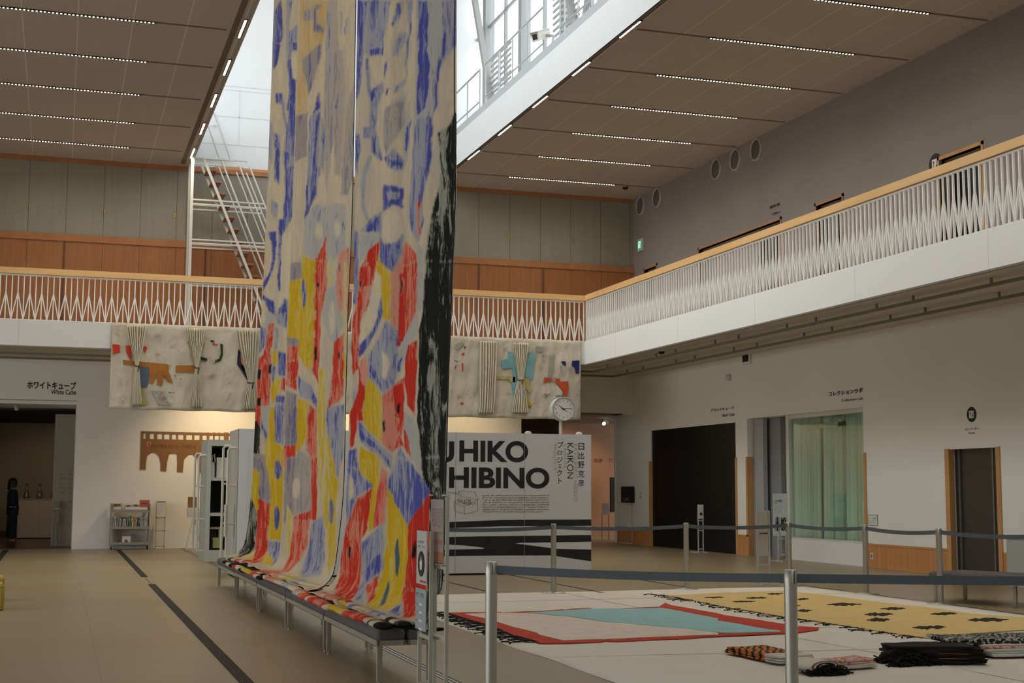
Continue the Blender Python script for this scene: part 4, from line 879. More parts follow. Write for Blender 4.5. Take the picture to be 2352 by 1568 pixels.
hanging('hanging_textile', 'nearest long painted textile, red, yellow and blue shapes below, black right border', C3L, C3R, ART3, 220, 740, X=2.545, seed=9, free=(9.75, .6),
        rolls=[((668, 1360), (752, 1397), .05, .06, .026, bands((.12, 'l'), (.2, 'W'), (.45, 'r'), (.5, 'W'), (.9, 'r'), (1, 'C')), .435),
               ((700, 1362), (800, 1396), .11, .05, .022, bands((.2, 'P'), (.3, 'W'), (.6, 'r'), (.8, 'R'), (1, 'C')), .455),
               ((752, 1394), (880, 1440), .035, .06, .026, bands((.32, 'Y'), (.36, 'y'), (.72, 'R'), (.8, 'C'), (.84, 'B'), (.9, 'C'), (.94, 'B'), (1, 'n')), .435),
               ((750, 1380), (905, 1436), .10, .05, .02, bands((.06, 'n'), (.2, 'Y'), (.26, 'W'), (.34, 'K'), (.45, 'W'), (.55, 'C'), (.72, 'k'), (.8, 'C'), (.86, 'B'), (.92, 'W'), (.96, 'B'), (1, 'n')), .455),
               ((868, 1438), (955, 1446), .15, .08, .014, bands((1, 'n')), .43)])

# ------------------------------------------------------------------ long patchwork banner hung on the balcony front
FB = frY(yb-.02)
ban = mat('banner_cream', (.56, .52, .43), .85, col2=(.47, .42, .33), nscale=1.6, bump=.8, bscale=4.5, bstretch=(1, 1, .6))
L0 = at(257, 744, Y=yb-.05); L1 = at(258, 939, Y=yb-.05); R0 = at(1334, 787, Y=yb-.05); R1 = at(1331, 964, Y=yb-.05)
t = thing('patchwork_banner', 'long cream patchwork cloth with tied pleats and coloured patches, hung along the back balcony', 'textile', ((L0.x+R0.x)/2, yb-.05, L1.z))
def bx(u, v):
    x = L0.x+(R0.x-L0.x)*u; zt = zf+.0+.012*math.sin(u*90); zb = L1.z+(R1.z-L1.z)*u+.008*math.sin(u*70)
    z = zt+(zb-zt)*v
    d = .006*math.sin(u*140+math.sin(v*5)*1.5)*v+.005*math.sin(u*260+v*7)+.006*math.sin(u*60-v*9)+.006*math.sin(u*31+v*21)
    return Vector((x, yb-.05+d*min(1, v*8+.2), z))
b = MB(); b.grid(lambda u, v: bx(u, v), 420, 26); o = b.build('banner_panel', ban, t); sm = o.modifiers.new('th', 'SOLIDIFY'); sm.thickness = .006
def Z6(x, y): return (x/3.484, 730+y/3.484)
def S7(x, y): return (1000+x/5.227, 740+y/5.227)
def patch(pts, m, nm='patch', off=.085, puff=.012):
    q = [at(*p, Y=yb-off) for p in pts]
    b = MB(); b.prism([(p.x, p.z) for p in q], 0, puff, Fr((0, yb-off+.01, 0), (1, 0, 0), (0, 0, 1)))
    return b.build(nm, m, t)
def pleats(xc, y0, yk, y1, w0, wk, w1, m, conv, tie=None, n=9, nm='pleated_drape'):
    """gathered drape: narrow at the tie (yk), wide at top and hem"""
    a = at(*conv(xc[0], y0), Y=yb-.1); k = at(*conv(xc[1], yk), Y=yb-.1); c = at(*conv(xc[2], y1), Y=yb-.1)
    sc = abs(at(*conv(100, 500), Y=yb-.1).x-at(*conv(0, 500), Y=yb-.1).x)/100
    def fn(u, v):
        z = a.z+(c.z-a.z)*v; vk = (a.z-k.z)/(a.z-c.z)
        if v < vk: f = v/vk; f = f**1.3; x = a.x+(k.x-a.x)*f; w = w0+(wk-w0)*f
        else: f = (v-vk)/(1-vk); f = f**.7; x = k.x+(c.x-k.x)*f; w = wk+(w1-wk)*f
        ph = (u-.5)*2*math.pi*n/1.2+.9*math.sin(u*11+y0)+.4*math.sin(v*6+u*5)
        return Vector((x+(u-.5)*w*sc, yb-.125-.035*math.sin(ph)-.02*(1-abs(2*u-1)), z+.01*math.sin(ph*2)*v))
    b = MB().grid(fn, 70, 34); o = b.build(nm, m, t); sm = o.modifiers.new('th', 'SOLIDIFY'); sm.thickness = .006
    if tie: MB().tube([at(*conv(xc[1]-wk*.6, yk), Y=yb-.17), at(*conv(xc[1], yk+6), Y=yb-.19), at(*conv(xc[1]+wk*.6, yk), Y=yb-.17), at(*conv(xc[1]+wk*.3, yk+50), Y=yb-.18)], .012).build('tie', tie, t)
CM = lambda n, c: mat('patch_'+n, c, .8, noise=.25, nscale=5, bump=.5, bscale=5)
dr = mat('drape_cream', (.60, .55, .42), .8, noise=.1, nscale=4); tiem = mat('tie_brown', (.06, .03, .02), .7)
red_ = CM('red', (.60, .035, .02)); ora = CM('orange', (.40, .15, .03)); ble = CM('slate_blue', (.09, .13, .19)); grn = CM('dark_green', (.01, .03, .018)); tur = CM('turquoise', (.20, .42, .47)); yel = CM('pale_yellow', (.50, .42, .16)); oli = CM('olive', (.33, .34, .12)); nav = CM('navy', (.012, .02, .12)); org2 = CM('vermilion', (.55, .09, .03)); pin = CM('peach', (.50, .28, .19)); pur = CM('purple', (.035, .012, .06)); gry = CM('grey_patch', (.36, .35, .31)); wht = CM('white_patch', (.62, .60, .54))
for pts, m in (([(900,210),(955,215),(962,272),(905,288)], red_), ([(1008,220),(1045,222),(1050,345),(1012,275)], red_), ([(1145,240),(1160,222),(1178,238),(1165,280)], red_),
  ([(983,335),(1350,372),(1350,430),(1385,525),(1340,505),(1310,455),(1300,540),(1258,535),(1255,450),(1225,525),(1195,520),(1195,395),(990,372)], ora),
  ([(1115,388),(1195,395),(1188,520),(1175,557),(1125,552),(1115,460)], ble), ([(1408,380),(1590,378),(1600,415),(1570,440),(1408,432)], ora),
  ([(1683,178),(1710,178),(1712,192),(1690,192)], grn), ([(1605,308),(1660,325),(1655,345),(1610,335)], grn), ([(1762,205),(1782,210),(1782,300),(1765,345),(1720,355),(1722,335),(1755,325),(1768,280)], grn),
  ([(1905,255),(1922,262),(1930,360),(1985,440),(1982,500),(1925,410),(1897,370)], pur), ([(1925,290),(1945,300),(1965,400),(1950,430),(1930,395)], pin), ([(1120,560),(1145,590),(1180,695),(1125,705)], oli), ([(1700,220),(1712,190),(1725,215),(1745,200),(1735,222),(1712,215)], red_),
  ([(1215,580),(1300,585),(1365,705),(1265,690)], gry), ([(1500,185),(1520,185),(1570,330),(1640,185),(1625,260),(1590,345),(1560,345)], oli)):
    patch([Z6(*p) for p in pts], m)
for pts, m in (([(870,345),(925,365),(970,460),(970,700),(985,830),(975,880),(935,875),(915,735),(930,700),(925,545),(805,560),(790,460),(870,430)], tur), ([(1125,365),(1205,375),(1165,690),(1130,690),(1065,640)], tur),
  ([(695,640),(960,655),(960,720),(900,715),(880,690),(700,680)], yel), ([(1060,655),(1125,680),(1125,760),(1160,810),(1140,860),(1090,800),(1045,740)], yel), ([(1060,860),(1100,880),(1165,1010),(1120,1005)], CM('yellow', (.5, .4, .05))),
  ([(1310,660),(1395,665),(1392,715),(1340,712),(1300,735)], org2), ([(1460,675),(1495,678),(1497,712),(1592,705),(1600,790),(1578,890),(1530,885),(1525,830),(1450,740)], org2),
  ([(1508,468),(1562,466),(1568,522),(1540,515)], nav), ([(1645,460),(1730,458),(1722,615),(1685,612),(1675,545),(1640,520)], nav), ([(1210,285),(1300,295),(1290,355),(1205,355)], gry), ([(1370,395),(1430,390),(1400,640),(1350,650)], gry), ([(1410,660),(1450,660),(1445,720),(1410,715)], pin), ([(1460,745),(1530,830),(1520,880),(1450,870)], wht),
  ([(240,260),(320,235),(345,260),(270,330),(240,320)], gry), ([(345,285),(365,285),(360,315),(348,320)], red_), ([(315,375),(345,362),(348,385),(325,400)], red_), ([(318,500),(332,480),(335,590),(322,590)], red_), ([(300,962),(345,965),(330,985),(300,980)], red_)):
    patch([S7(*p) for p in pts], m)
pleats((1095, 1095, 1095), 60, 380, 700, 170, 26, 85, dr, Z6, tiem)
pleats((1570, 1575, 1570), 85, 395, 720, 160, 26, 110, dr, Z6, tiem)
pleats((1975, 2005, 1990), 95, 515, 735, 180, 40, 120, dr, Z6, tiem)
pleats((630, 610, 600), 225, 1000, 1095, 210, 190, 180, dr, S7, None, 8)
pleats((1020, 1020, 1015), 250, 690, 1090, 200, 60, 215, dr, S7, tiem)
b = MB()
for conv, l in ((Z6, [((1440,485),(1455,488)), ((1350,598),(1400,600)), ((1385,465),(1410,455)), ((1405,460),(1400,475)), ((1350,600),(1362,590))]), (S7, [((225,450),(245,470)), ((245,455),(262,480)), ((255,480),(285,460)), ((240,520),(238,560)), ((235,560),(258,515)), ((1290,395),(1305,415)), ((1320,400),(1335,412)), ((1298,880),(1320,860)), ((1310,905),(1375,850)), ((1322,855),(1345,890))])):
    for p, q in l: b.bar(at(*conv(*p), Y=yb-.1), at(*conv(*q), Y=yb-.1), .012, .008)
b.build('stitched_marks', tiem, t)['kind'] = 'stuff'
b = MB()
rr = random.Random(4)
for conv, l in ((Z6, [(960,125),(1255,160),(1405,225),(1270,310),(990,510),(960,655),(1290,645),(1700,465),(1830,505),(1820,620),(1705,330)]), (S7, [(1300,460),(1270,530),(870,670),(870,840),(1600,560),(1500,560),(300,880),(850,310)])):
    for p in l:
        for k in range(7):
            x = p[0]+rr.uniform(-28, 28); y = p[1]+rr.uniform(-28, 28); b.bar(at(*conv(x, y), Y=yb-.09), at(*conv(x+rr.uniform(-22, 22), y+rr.uniform(-22, 22)), Y=yb-.09), .014, .006)
b.build('pink_stitching', mat('stitch_pink', (.52, .25, .20), .8), t)['kind'] = 'stuff'
# ------------------------------------------------------------------ benches under the hanging textiles
def rounded_cushion(fr, u0, u1, v0, v1, w0, w1, r=.03):
    """soft pad: rounded outline, domed top; fr.u across, fr.v along, fr.w up"""
    def outl(ins, w):
        pts = []
        for cx, cy, a0 in ((u1-r, v1-r, 0), (u0+r, v1-r, 90), (u0+r, v0+r, 180), (u1-r, v0+r, 270)):
            for k in range(5):
                a = math.radians(a0+k*22.5); pts.append(fr.p(cx+(r-ins)*math.cos(a), cy+(r-ins)*math.sin(a), w))
        return pts
    h = w1-w0; rings = [outl(.008, w0), outl(0, w0+.012), outl(0, w0+h*.6), outl(.008, w0+h*.82), outl(.02, w0+h*.95), outl(.028, w1)]
    b = MB(); n = len(rings[0]); vs = [p for q in rings for p in q]
    b._add(vs, [(i*n+j, i*n+(j+1) % n, (i+1)*n+(j+1) % n, (i+1)*n+j) for i in range(len(rings)-1) for j in range(n)], True)
    b._add(rings[0], [tuple(range(n-1, -1, -1))]); b._add(rings[-1], [tuple(range(n))], True)
    return b
BW, BL = .44, 2.13
def make_bench(loc, label, group):
    t = thing('bench', label, 'bench', loc, group)
    fr = Fr(loc, (1, 0, 0), (0, 1, 0))
    for k in (0, 1):
        u0 = -BW/2+k*(BW/2+.006); u1 = u0+BW/2-.006
        b = MB().box((u0, -BL/2, .28), (u0+.02, BL/2, .317), fr).box((u1-.02, -BL/2, .28), (u1, BL/2, .317), fr).box((u0, -BL/2, .28), (u1, -BL/2+.02, .317), fr).box((u0, BL/2-.02, .28), (u1, BL/2, .317), fr).box((u0+.02, -BL/2+.02, .305), (u1-.02, BL/2-.02, .315), fr)
        b.build('frame', benchm, t)
        rounded_cushion(fr, u0+.003, u1-.003, -BL/2+.004, BL/2-.004, .317, .405).build('cushion', cushion, t)
    for sx in (-1, 1):
        for sy in (-1, 1):
            x = sx*(BW/2-.035); y = sy*(BL/2-.07)
            l = MB().box((x-.018, y-.018, .02), (x+.018, y+.018, .28), fr).build('leg', benchm, t)
            f = MB().cyl(fr.p(x, y, 0), fr.p(x, y, .006), .016, 12).cyl(fr.p(x, y, .006), fr.p(x, y, .02), .006, 8).build('foot', steeld, l)
    return t
bl = ['low charcoal bench nearest the camera, bare end cushion showing', 'low charcoal bench, second from the camera in the row', 'low charcoal bench in the middle of the row of five', 'low charcoal bench, fourth from the camera in the row', 'low charcoal bench at the far end of the row']
b0 = make_bench((2.44, 10.0+BL/2, 0), bl[0], 'low benches in a row under the hanging textiles')
for i in range(1, 5): dup(b0, loc=(2.44, 10.0+BL/2+2.16*i, 0), label=bl[i])

# ------------------------------------------------------------------ barrier posts
def post(loc, label, group, slot_a=200):
    t = thing('barrier_post', label, 'barrier post', loc, group)
    x, y, z = loc; r = .0375
    MB().lathe((x, y, 0), [(.001, .0), (.165, .0), (.17, .004), (.165, .012), (.06, .017), (.045, .03), (.001, .03)], 36).build('base', steel, t)
    MB().lathe((x, y, 0), [(r, .015), (r, .86)], 28).build('pole', steel, t)
    hd = MB().lathe((x, y, 0), [(r+.0015, .86), (r+.0015, .94), (r-.003, .945), (.001, .945)], 28).build('head', steel, t)
    a = math.radians(slot_a); c = Vector((x+(r+.001)*math.cos(a), y+(r+.001)*math.sin(a), 0))
    MB().bar(c+Vector((0, 0, .865)), c+Vector((0, 0, .935)), .004, .004).build('slot', black, hd)
    return t
def strap(t, p, q, z0=.895, sag=.03, h=.052):
    p = Vector(p); q = Vector(q); d = (q-p).normalized(); n = Vector((-d.y, d.x, 0))
    p = p+d*.038; q = q-d*.038; L_ = []
    def fn(u, v):
        P_ = p.lerp(q, u); return Vector((P_.x, P_.y, z0+.026-h*v+(-sag*4*u*(1-u))))
    b = MB().grid(fn, 25, 2, False); o = b.build('belt', belt, t); sm = o.modifiers.new('th', 'SOLIDIFY'); sm.thickness = .002
    for e, s in ((q, -1),): MB().box((-.012, -.0, -.03), (.012, .03, .03)) if 0 else None
    return o
near = [(2.651, 8.612), (4.086, 7.338), (7.35, 6.35)]
N = [post((*p, 0), l, None, a) for p, l, a in ((near[0], 'steel barrier post nearest the display bench, the front left one', 262), (near[1], 'tall steel barrier post in front of the yellow rug, the closest to the camera', 275))]
strap(N[0], near[0], near[1], sag=.012); strap(N[1], near[1], near[2], sag=.012, z0=.895)
far = [(4.35, 18.15), (6.481, 18.166), (8.574, 18.389), (10.40, 18.70), (10.62, 16.97), (10.56, 15.18), (11.0, 13.6)]
fl = [None, 'steel barrier post in front of the lettered white wall', 'steel barrier post in front of the black opening', 'steel barrier post at the far corner, in front of the poster stand', 'steel barrier post in front of the window curtain edge', 'steel barrier post between curtained window and lift, beside the right bench']
FP = {}
for i in range(1, 6): FP[i] = post((*far[i], 0), fl[i], None, 250)
strap(FP[1], far[1], far[0], sag=.035)
for i in range(1, 6): strap(FP[i], far[i], far[i+1], sag=.03)

# ------------------------------------------------------------------ slim notice stands by the bench
paper = mat('paper_white', (.62, .61, .57), .6); posterb = mat('poster_blue', (.28, .36, .38), .6); posterr = mat('poster_brick', (.48, .17, .10), .6); posterm = mat('poster_mauve', (.40, .32, .29), .6)
standm = mat('stand_greygreen', (.43, .42, .36), .45, metal=.2)
greyt = mat('text_grey', (.12, .12, .12), .7)
def tiny_rows(fr, u0, u1, v1, n, dv, h, m, parent, w=.004, seed=1, vertical=False):
    rd = random.Random(seed); b = MB()
    for k in range(n):
        u = u0
        while u < u1-h:
            l = rd.uniform(.35, .9)*h
            if rd.random() < .85:
                if vertical: b.box((v1-k*dv-h*.75, -u-l if 0 else u, w), (v1-k*dv, u+l, w+.0006), fr)
                else:
                    b.box((u, v1-k*dv-h*rd.uniform(.1, .3), w), (u+l, v1-k*dv, w+.0006), fr); b.box((u+l*.3, v1-k*dv-h, w), (u+l*.5, v1-k*dv, w+.0006), fr)
            u += l+h*.25
    return b.build('text_rows', m, parent)
# stand with the two narrow notices
X1 = 2.36; f1 = frX(X1); U = lambda px, X: -at(px, 1400, X=X).y
a0, a1 = U(957.5, X1), U(985, X1)
zt = at(958, 1217, X=X1).z
t = thing('notice_stand', 'slim grey stand with a do-not-touch notice above a pale blue leaflet, at the bench end', 'sign stand', (X1, -(a0+a1)/2, 0))
for u in (a0+.015, a1-.012): MB().box((u-.012, 0, -.03), (u+.012, zt if u > (a0+a1)/2 else .44, -.006), f1).build('post', standm, t)
for z in (.42, .09): MB().box((a0+.028, z-.012, -.025), (a1-.024, z+.012, -.010), f1).build('crossbar', standm, t)
MB().box((a0-.06 if 0 else a0, 0, -.25), (a0+.03, .02, .22), f1).box((a1-.03, 0, -.25), (a1, .02, .22), f1).build('foot_bar', standm, t)
z1 = at(958, 1338, X=X1).z
p_ = MB().box((a0, z1, 0), (a1-.05, zt, .006), f1).build('notice', paper, t)
uc = (a0+a1-.05)/2; zc2 = zt-(zt-z1)*.62
dk = disc(f1, uc, zc2, .085, ink, .006, 'no_touch_disc', p_)
b = MB(); b.prism([(uc-.022, zc2-.04), (uc+.022, zc2-.04), (uc+.034, zc2+.005), (uc+.03, zc2+.03), (uc+.02, zc2+.012), (uc+.016, zc2+.05), (uc+.006, zc2+.015), (uc+.002, zc2+.058), (uc-.006, zc2+.015), (uc-.014, zc2+.05), (uc-.018, zc2+.01), (uc-.034, zc2+.02)], .0102, .0112, f1); b.build('hand_symbol', paper, p_)
tiny_rows(f1, a0+.03, a1-.09, zt-.07, 2, .03, .016, greyt, p_, .0062, 3)
MB().box((a0+.1, z1+.012, .0062), (a1-.06, z1+.026, .007), f1).build('red_strip', mat('red_strip', (.5, .04, .04), .6), t)
z2 = at(958, 1342, X=X1).z-.02; z3 = at(958, 1443, X=X1).z
MB().box((a0-.02, z3, 0), (a1-.06, z2, .006), f1).build('leaflet', posterb, t)
tiny_rows(f1, a0, a1-.1, z2-.03, 1, .03, .028, greyt, t, .0062, 5)
b = MB()
for k in range(4): b.box((a0+.08, z2-.09-.055*k, .0062), (a0+.15, z2-.065-.055*k, .0068), f1)
b.build('leaflet_pictures', mat('leaflet_pink', (.45, .30, .30), .6), t)
b = MB()
for k in range(4): b.box((a0+.08, z2-.112-.055*k, .0062), (a0+.16, z2-.095-.055*k, .0068), f1)
b.build('leaflet_notes', paper, t); tiny_rows(f1, a0-.01, a0+.07, z2-.10, 4, .055, .016, mat('text_blue', (.12, .2, .26), .6), t, .0062, 8)
MB().box((a0-.005, z1-.006, .006), (a1-.04, zt+.008, .009), f1).build('acrylic_cover', acryl, t)
# taller stand with the brick-red poster
X2 = 2.42; f2 = frX(X2); b0_, b1_ = U(988, X2), U(1021, X2); zt2 = at(1020, 1136, X=X2).z; zm = at(1000, 1290, X=X2).z; zb2 = at(1000, 1136, X=X2).z
t = thing('notice_stand', 'taller grey stand with a brick-red poster in clear acrylic, against the black textile border', 'sign stand', (X2, -(b0_+b1_)/2, 0))
MB().box((b1_-.03, 0, -.028), (b1_-.0, zt2, -.006), f2).build('post', standm, t); MB().box((b0_+.04, 0, -.028), (b0_+.07, zm-.03, -.006), f2).build('post', standm, t)
for z in (at(1000, 1300, X=X2).z, at(1000, 1463, X=X2).z, .09): MB().box((b0_+.07, z-.014, -.026), (b1_-.03, z+.014, -.010), f2).build('crossbar', standm, t)
MB().box((b0_, 0, -.25), (b0_+.03, .02, .22), f2).box((b1_-.03, 0, -.25), (b1_, .02, .22), f2).build('foot_bar', standm, t)
u0, u1 = U(989, X2), U(1018, X2)
MB().box((u0, zm, 0), (u1, zb2-.03, .005), f2).build('poster', posterm, t)
MB().box((u0, zm, .005), (u1, zm+.07, .0055), f2).box((u0, zm+.12, .005), (u1-.02, zm+.15, .0055), f2).box((u0+.03, zm+.19, .005), (u1, zm+.2, .0055), f2).build('poster_picture', posterr, t)
b = MB(); rd = random.Random(2)
for k in range(11):
    v = zb2-.09
    while v > zm+.24:
        l = rd.uniform(.008, .018); b.box((u0+.04+.030*k, v-l, .0052), (u0+.052+.030*k, v, .0058), f2); v -= l+.006
b.build('text_columns', mat('text_pale', (.20, .15, .13), .7), t)
MB().box((u0-.006, zm-.02, .006), (u1+.006, zb2+.01, .009), f2).build('acrylic_cover', acryl, t)
b = MB()
for u in (u0+.01, u1+.02):
    for z in (zm-.01, zb2-.005): b.cyl(f2.p(u, z, -.006), f2.p(u, z, .022), .007, 10)
b.build('clip', steel, t)

# ------------------------------------------------------------------ floor sheet and rugs
canvas = mat('canvas_sheet', (.68, .64, .56), .85, noise=.06, nscale=2, bump=.25, bscale=.9, bstretch=(.6, 3, 1))
b = MB(); 
def sheet(u, v): x = 3.93+6.66*u; y = 6.5+11.75*v+.9*u*v*.3; return Vector((x+.01*math.sin(y*3), y, .004+.003*math.sin(x*2.1+y*1.3)*math.sin(y*2.7)))
b.grid(sheet, 40, 70); o = b.build('floor_sheet', canvas); tag(o, 'large off-white canvas sheet spread on the floor under the rugs', 'sheet'); sm = o.modifiers.new('th', 'SOLIDIFY'); sm.thickness = .004; sm.offset = -1
s = MB()
for x0, y0, x1, y1 in ((4, 16.9, 10.5, 17.1), (4, 13.2, 10.5, 12.6), (4, 11.2, 10.5, 10.8), (6.9, 8, 6.6, 18)): s.bar((x0, y0, .0075), (x1, y1, .0075), .012, .003)
so = s.build('seam', mat('canvas_seam', (.62, .58, .51), .85), None, (7.2, 12, .0)); so.parent = o; so.matrix_parent_inverse = o.matrix_world.inverted() if 0 else Matrix.Translation(-Vector(o['_org']))
S5 = lambda pts: [(1000+x/3.618, 1300+y/3.618) for x, y in pts]; S6 = lambda pts: [(1600+x/3.1277, 1300+y/3.1277) for x, y in pts]
KK = lambda pts: [(1900+x/5.204, 1180+y/5.204) for x, y in pts]; JJ = lambda pts: [(1540+x/7.35, 1180+y/7.35) for x, y in pts]
def flat(px, z0, z1, name, m, t, ext=None):
    q = [at(*p, Z=z1) for p in px]; pl = [(p.x, p.y) for p in q]
    b = MB(); b.prism(pl, z0, z1); return b.build(name, m, t)
def fabric(n, c, c2=None): return mat('fabric_'+n, c, .9, col2=c2 or tuple(v*.88 for v in c), nscale=5, bump=.35, bscale=7, bstretch=(1, 1, 1))
fr_red = fabric('rug_red', (.50, .055, .022), (.42, .04, .018)); fr_cream = fabric('rug_cream', (.70, .61, .51)); fr_blue = fabric('rug_blue', (.30, .53, .54), (.26, .47, .49)); fr_yel = fabric('rug_yellow', (.64, .46, .19), (.58, .42, .17)); fr_black = fabric('rug_black', (.014, .011, .009))
t = thing('rug', 'red-bordered rug in cream and turquoise with black fringe, lying on the floor sheet', 'rug', (5.8, 14.2, .008))
outer = S5([(95,385),(310,380),(540,378),(560,384),(720,374),(900,370),(1060,356),(1075,360),(1150,350),(1280,345),(1320,355),(1520,350),(1560,348),(1860,335),(1910,302),(1960,322),(2352,390)])+S6([(200,350),(450,385),(620,412),(720,428),(880,437),(870,455),(720,475),(560,482),(400,490),(0,508)])+S5([(2200,590),(2100,598),(1900,606),(1500,625),(1420,618),(1380,628),(1100,636),(880,638),(840,628),(760,600),(650,575),(520,520),(420,485),(340,465),(300,455),(240,432),(160,405)])
flat(outer, .008, .016, 'red_border', fr_red, t)
flat(S5([(240,395),(420,388),(520,386),(720,388),(850,395),(1000,410),(1120,418),(1400,462),(1550,470),(1800,495),(2100,520),(2352,552),(2352,566),(2200,570),(1900,582),(1700,590),(1430,603),(1380,604),(1250,606),(1060,614),(970,592),(860,566),(850,552),(760,528),(640,500),(520,462),(420,432),(320,412)]), .012, .019, 'cream_field', fr_cream, t)
flat(S5([(730,385),(900,376),(1060,366),(1110,362),(1300,352),(1520,348),(1560,352),(1890,345),(2352,432)])+S6([(150,388),(300,412),(450,442),(600,462),(600,468),(540,470),(380,474),(200,477),(120,468)])+S5([(2352,550),(2100,518),(1800,492),(1550,468),(1400,458),(1120,414),(1000,406),(850,391)]), .013, .020, 'turquoise_field', fr_blue, t)
def fringe(t, pts, dirv, ln, n, seed, z=.012, m=None, r=.005, jit=.5, knot=True):
    rd = random.Random(seed); P_ = [at(*p, Z=z) for p in pts]; b = MB(); L_ = [0]
    for i in range(1, len(P_)): L_.append(L_[-1]+(P_[i]-P_[i-1]).length)
    for k in range(n):
        d = (k+rd.uniform(.1, .9))/n*L_[-1]
        i = max(j for j in range(len(L_)) if L_[j] <= d); i = min(i, len(P_)-2); p = P_[i].lerp(P_[i+1], (d-L_[i])/(L_[i+1]-L_[i]))
        a = Vector(dirv); a.rotate(Matrix.Rotation(rd.uniform(-jit, jit), 3, 'Z')); l = ln*rd.uniform(.6, 1.1); s = Vector((-a.y, a.x, 0)); c = rd.uniform(-.25, .25)
        q = [p+a*l*f+s*c*l*math.sin(f*4)+Vector((0, 0, .004+.01*math.sin(f*3)*(rd.random() < .5))) for f in (0, .25, .5, .75, 1)]
        b.tube(q, r, 5)
        if knot: b.lathe(tuple(q[-1]-Vector((0, 0, .008))), [(.001, 0), (.011, .005), (.011, .011), (.001, .016)], 6)
    o = b.build('fringe', m or fr_black, t); return o
fringe(t, S5([(95,388),(240,432),(420,485),(520,520),(650,575),(760,600),(870,636)]), (-1, -.12, 0), .30, 60, 4)
t = thing('rug', 'long yellow rug with scattered black patches and black fringe, lying on the floor sheet', 'rug', (9.2, 15, .008))
o2 = [(1496,1364)]+JJ([(0,1367),(400,1355),(925,1318),(1050,1325),(1700,1300),(1905,1294)])+KK([(0,968),(450,1030),(900,1085),(1130,1105),(1400,1140),(1730,1190),(2352,1233)])+[(2480,1430),(2480,1440)]+S6([(2352,455),(2250,460),(2100,470),(1960,495),(1830,508),(1700,515),(1640,510),(1300,462),(1100,430),(900,398),(760,378),(620,358),(400,320),(250,298),(120,275),(0,248)])+[(1560,1371)]
flat(o2, .008, .016, 'yellow_ground', fr_yel, t)
rd = random.Random(11)
for cx, cy, rx, ry in ((125,222,72,7),(430,226,76,8),(340,252,84,7),(565,197,58,7),(765,235,42,8),(690,282,58,6),(775,317,55,10),(1060,273,130,11),(1410,303,92,9),(1310,344,106,14),(1305,383,84,14),(1775,340,98,12),(2095,383,150,16),(1670,437,122,15)):
    pl = []
    for k in range(34):
        a = 2*math.pi*k/34; s_ = 1-.6*abs(math.cos(a))**3; pl.append((cx+rx*math.cos(a), cy+ry*math.sin(a)*rd.uniform(.35, 1.15)*s_*1.05-.15*ry*math.cos(a)))
    flat(S6(pl), .016, .019, 'black_patch', fr_black, t)
fringe(t, [(1498,1364),(1540,1370)]+S6([(0,255),(250,305),(400,328),(620,366),(760,386),(900,405),(1100,438),(1300,470),(1640,517)]), (-.75, -.65, 0), .22, 70, 9, jit=.9, r=.0045)

# ------------------------------------------------------------------ folded textiles
def slab(o, u, v, a, b_, z0, th, seed, wob=.012, n=14, sag=.3):
    """one soft layer: rounded outline with bulged edge"""
    rd = random.Random(seed); u = Vector(u); v = Vector(v); o = Vector(o); pts = []
    ph = [rd.uniform(0, 6) for _ in range(4)]
    r = min(a, b_)*.10
    for cx, cy, a0 in ((a-r, b_-r, 0), (r, b_-r, 90), (r, r, 180), (a-r, r, 270)):
        for k in range(4): an = math.radians(a0+k*30); pts.append((cx+r*math.cos(an), cy+r*math.sin(an)))
    full = []
    for i in range(len(pts)):
        p, q = pts[i], pts[(i+1) % len(pts)]; d = math.hypot(q[0]-p[0], q[1]-p[1]); k = max(1, int(d/.07))
        full += [(p[0]+(q[0]-p[0])*j/k, p[1]+(q[1]-p[1])*j/k) for j in range(k)]
    m = len(full); cx, cy = a/2, b_/2; rings = []
    for ins, h in ((.02, 0), (.004, .15), (0, .5), (.004, .85), (.02, 1.0), (.10, 1.04), (.3, 1.02), (.6, 1.0), (.97, 1.0)):
        ring = []
        for i, (x, y) in enumerate(full):
            w_ = wob*(math.sin(i*.9+ph[0])+.6*math.sin(i*1.9+ph[1])); k = 1-ins if ins > .05 else 1-ins/ max(a, b_)
            X_ = cx+(x-cx)*(k+w_/max(a, .3)); Y_ = cy+(y-cy)*(k+w_/max(b_, .3))
            ring.append(o+u*X_+v*Y_+Vector((0, 0, z0+th*h+(th*.25*math.sin(X_*9+ph[2])*math.sin(Y_*7+ph[3]) if h > .5 else 0))))
        rings.append(ring)
    mb = MB(); mb._add([p for q in rings for p in q], [(i*m+j, i*m+(j+1) % m, (i+1)*m+(j+1) % m, (i+1)*m+j) for i in range(len(rings)-1) for j in range(m)], True)
    mb._add(rings[-1], [tuple(range(m))], True); mb._add(rings[0], [tuple(range(m-1, -1, -1))]); return mb
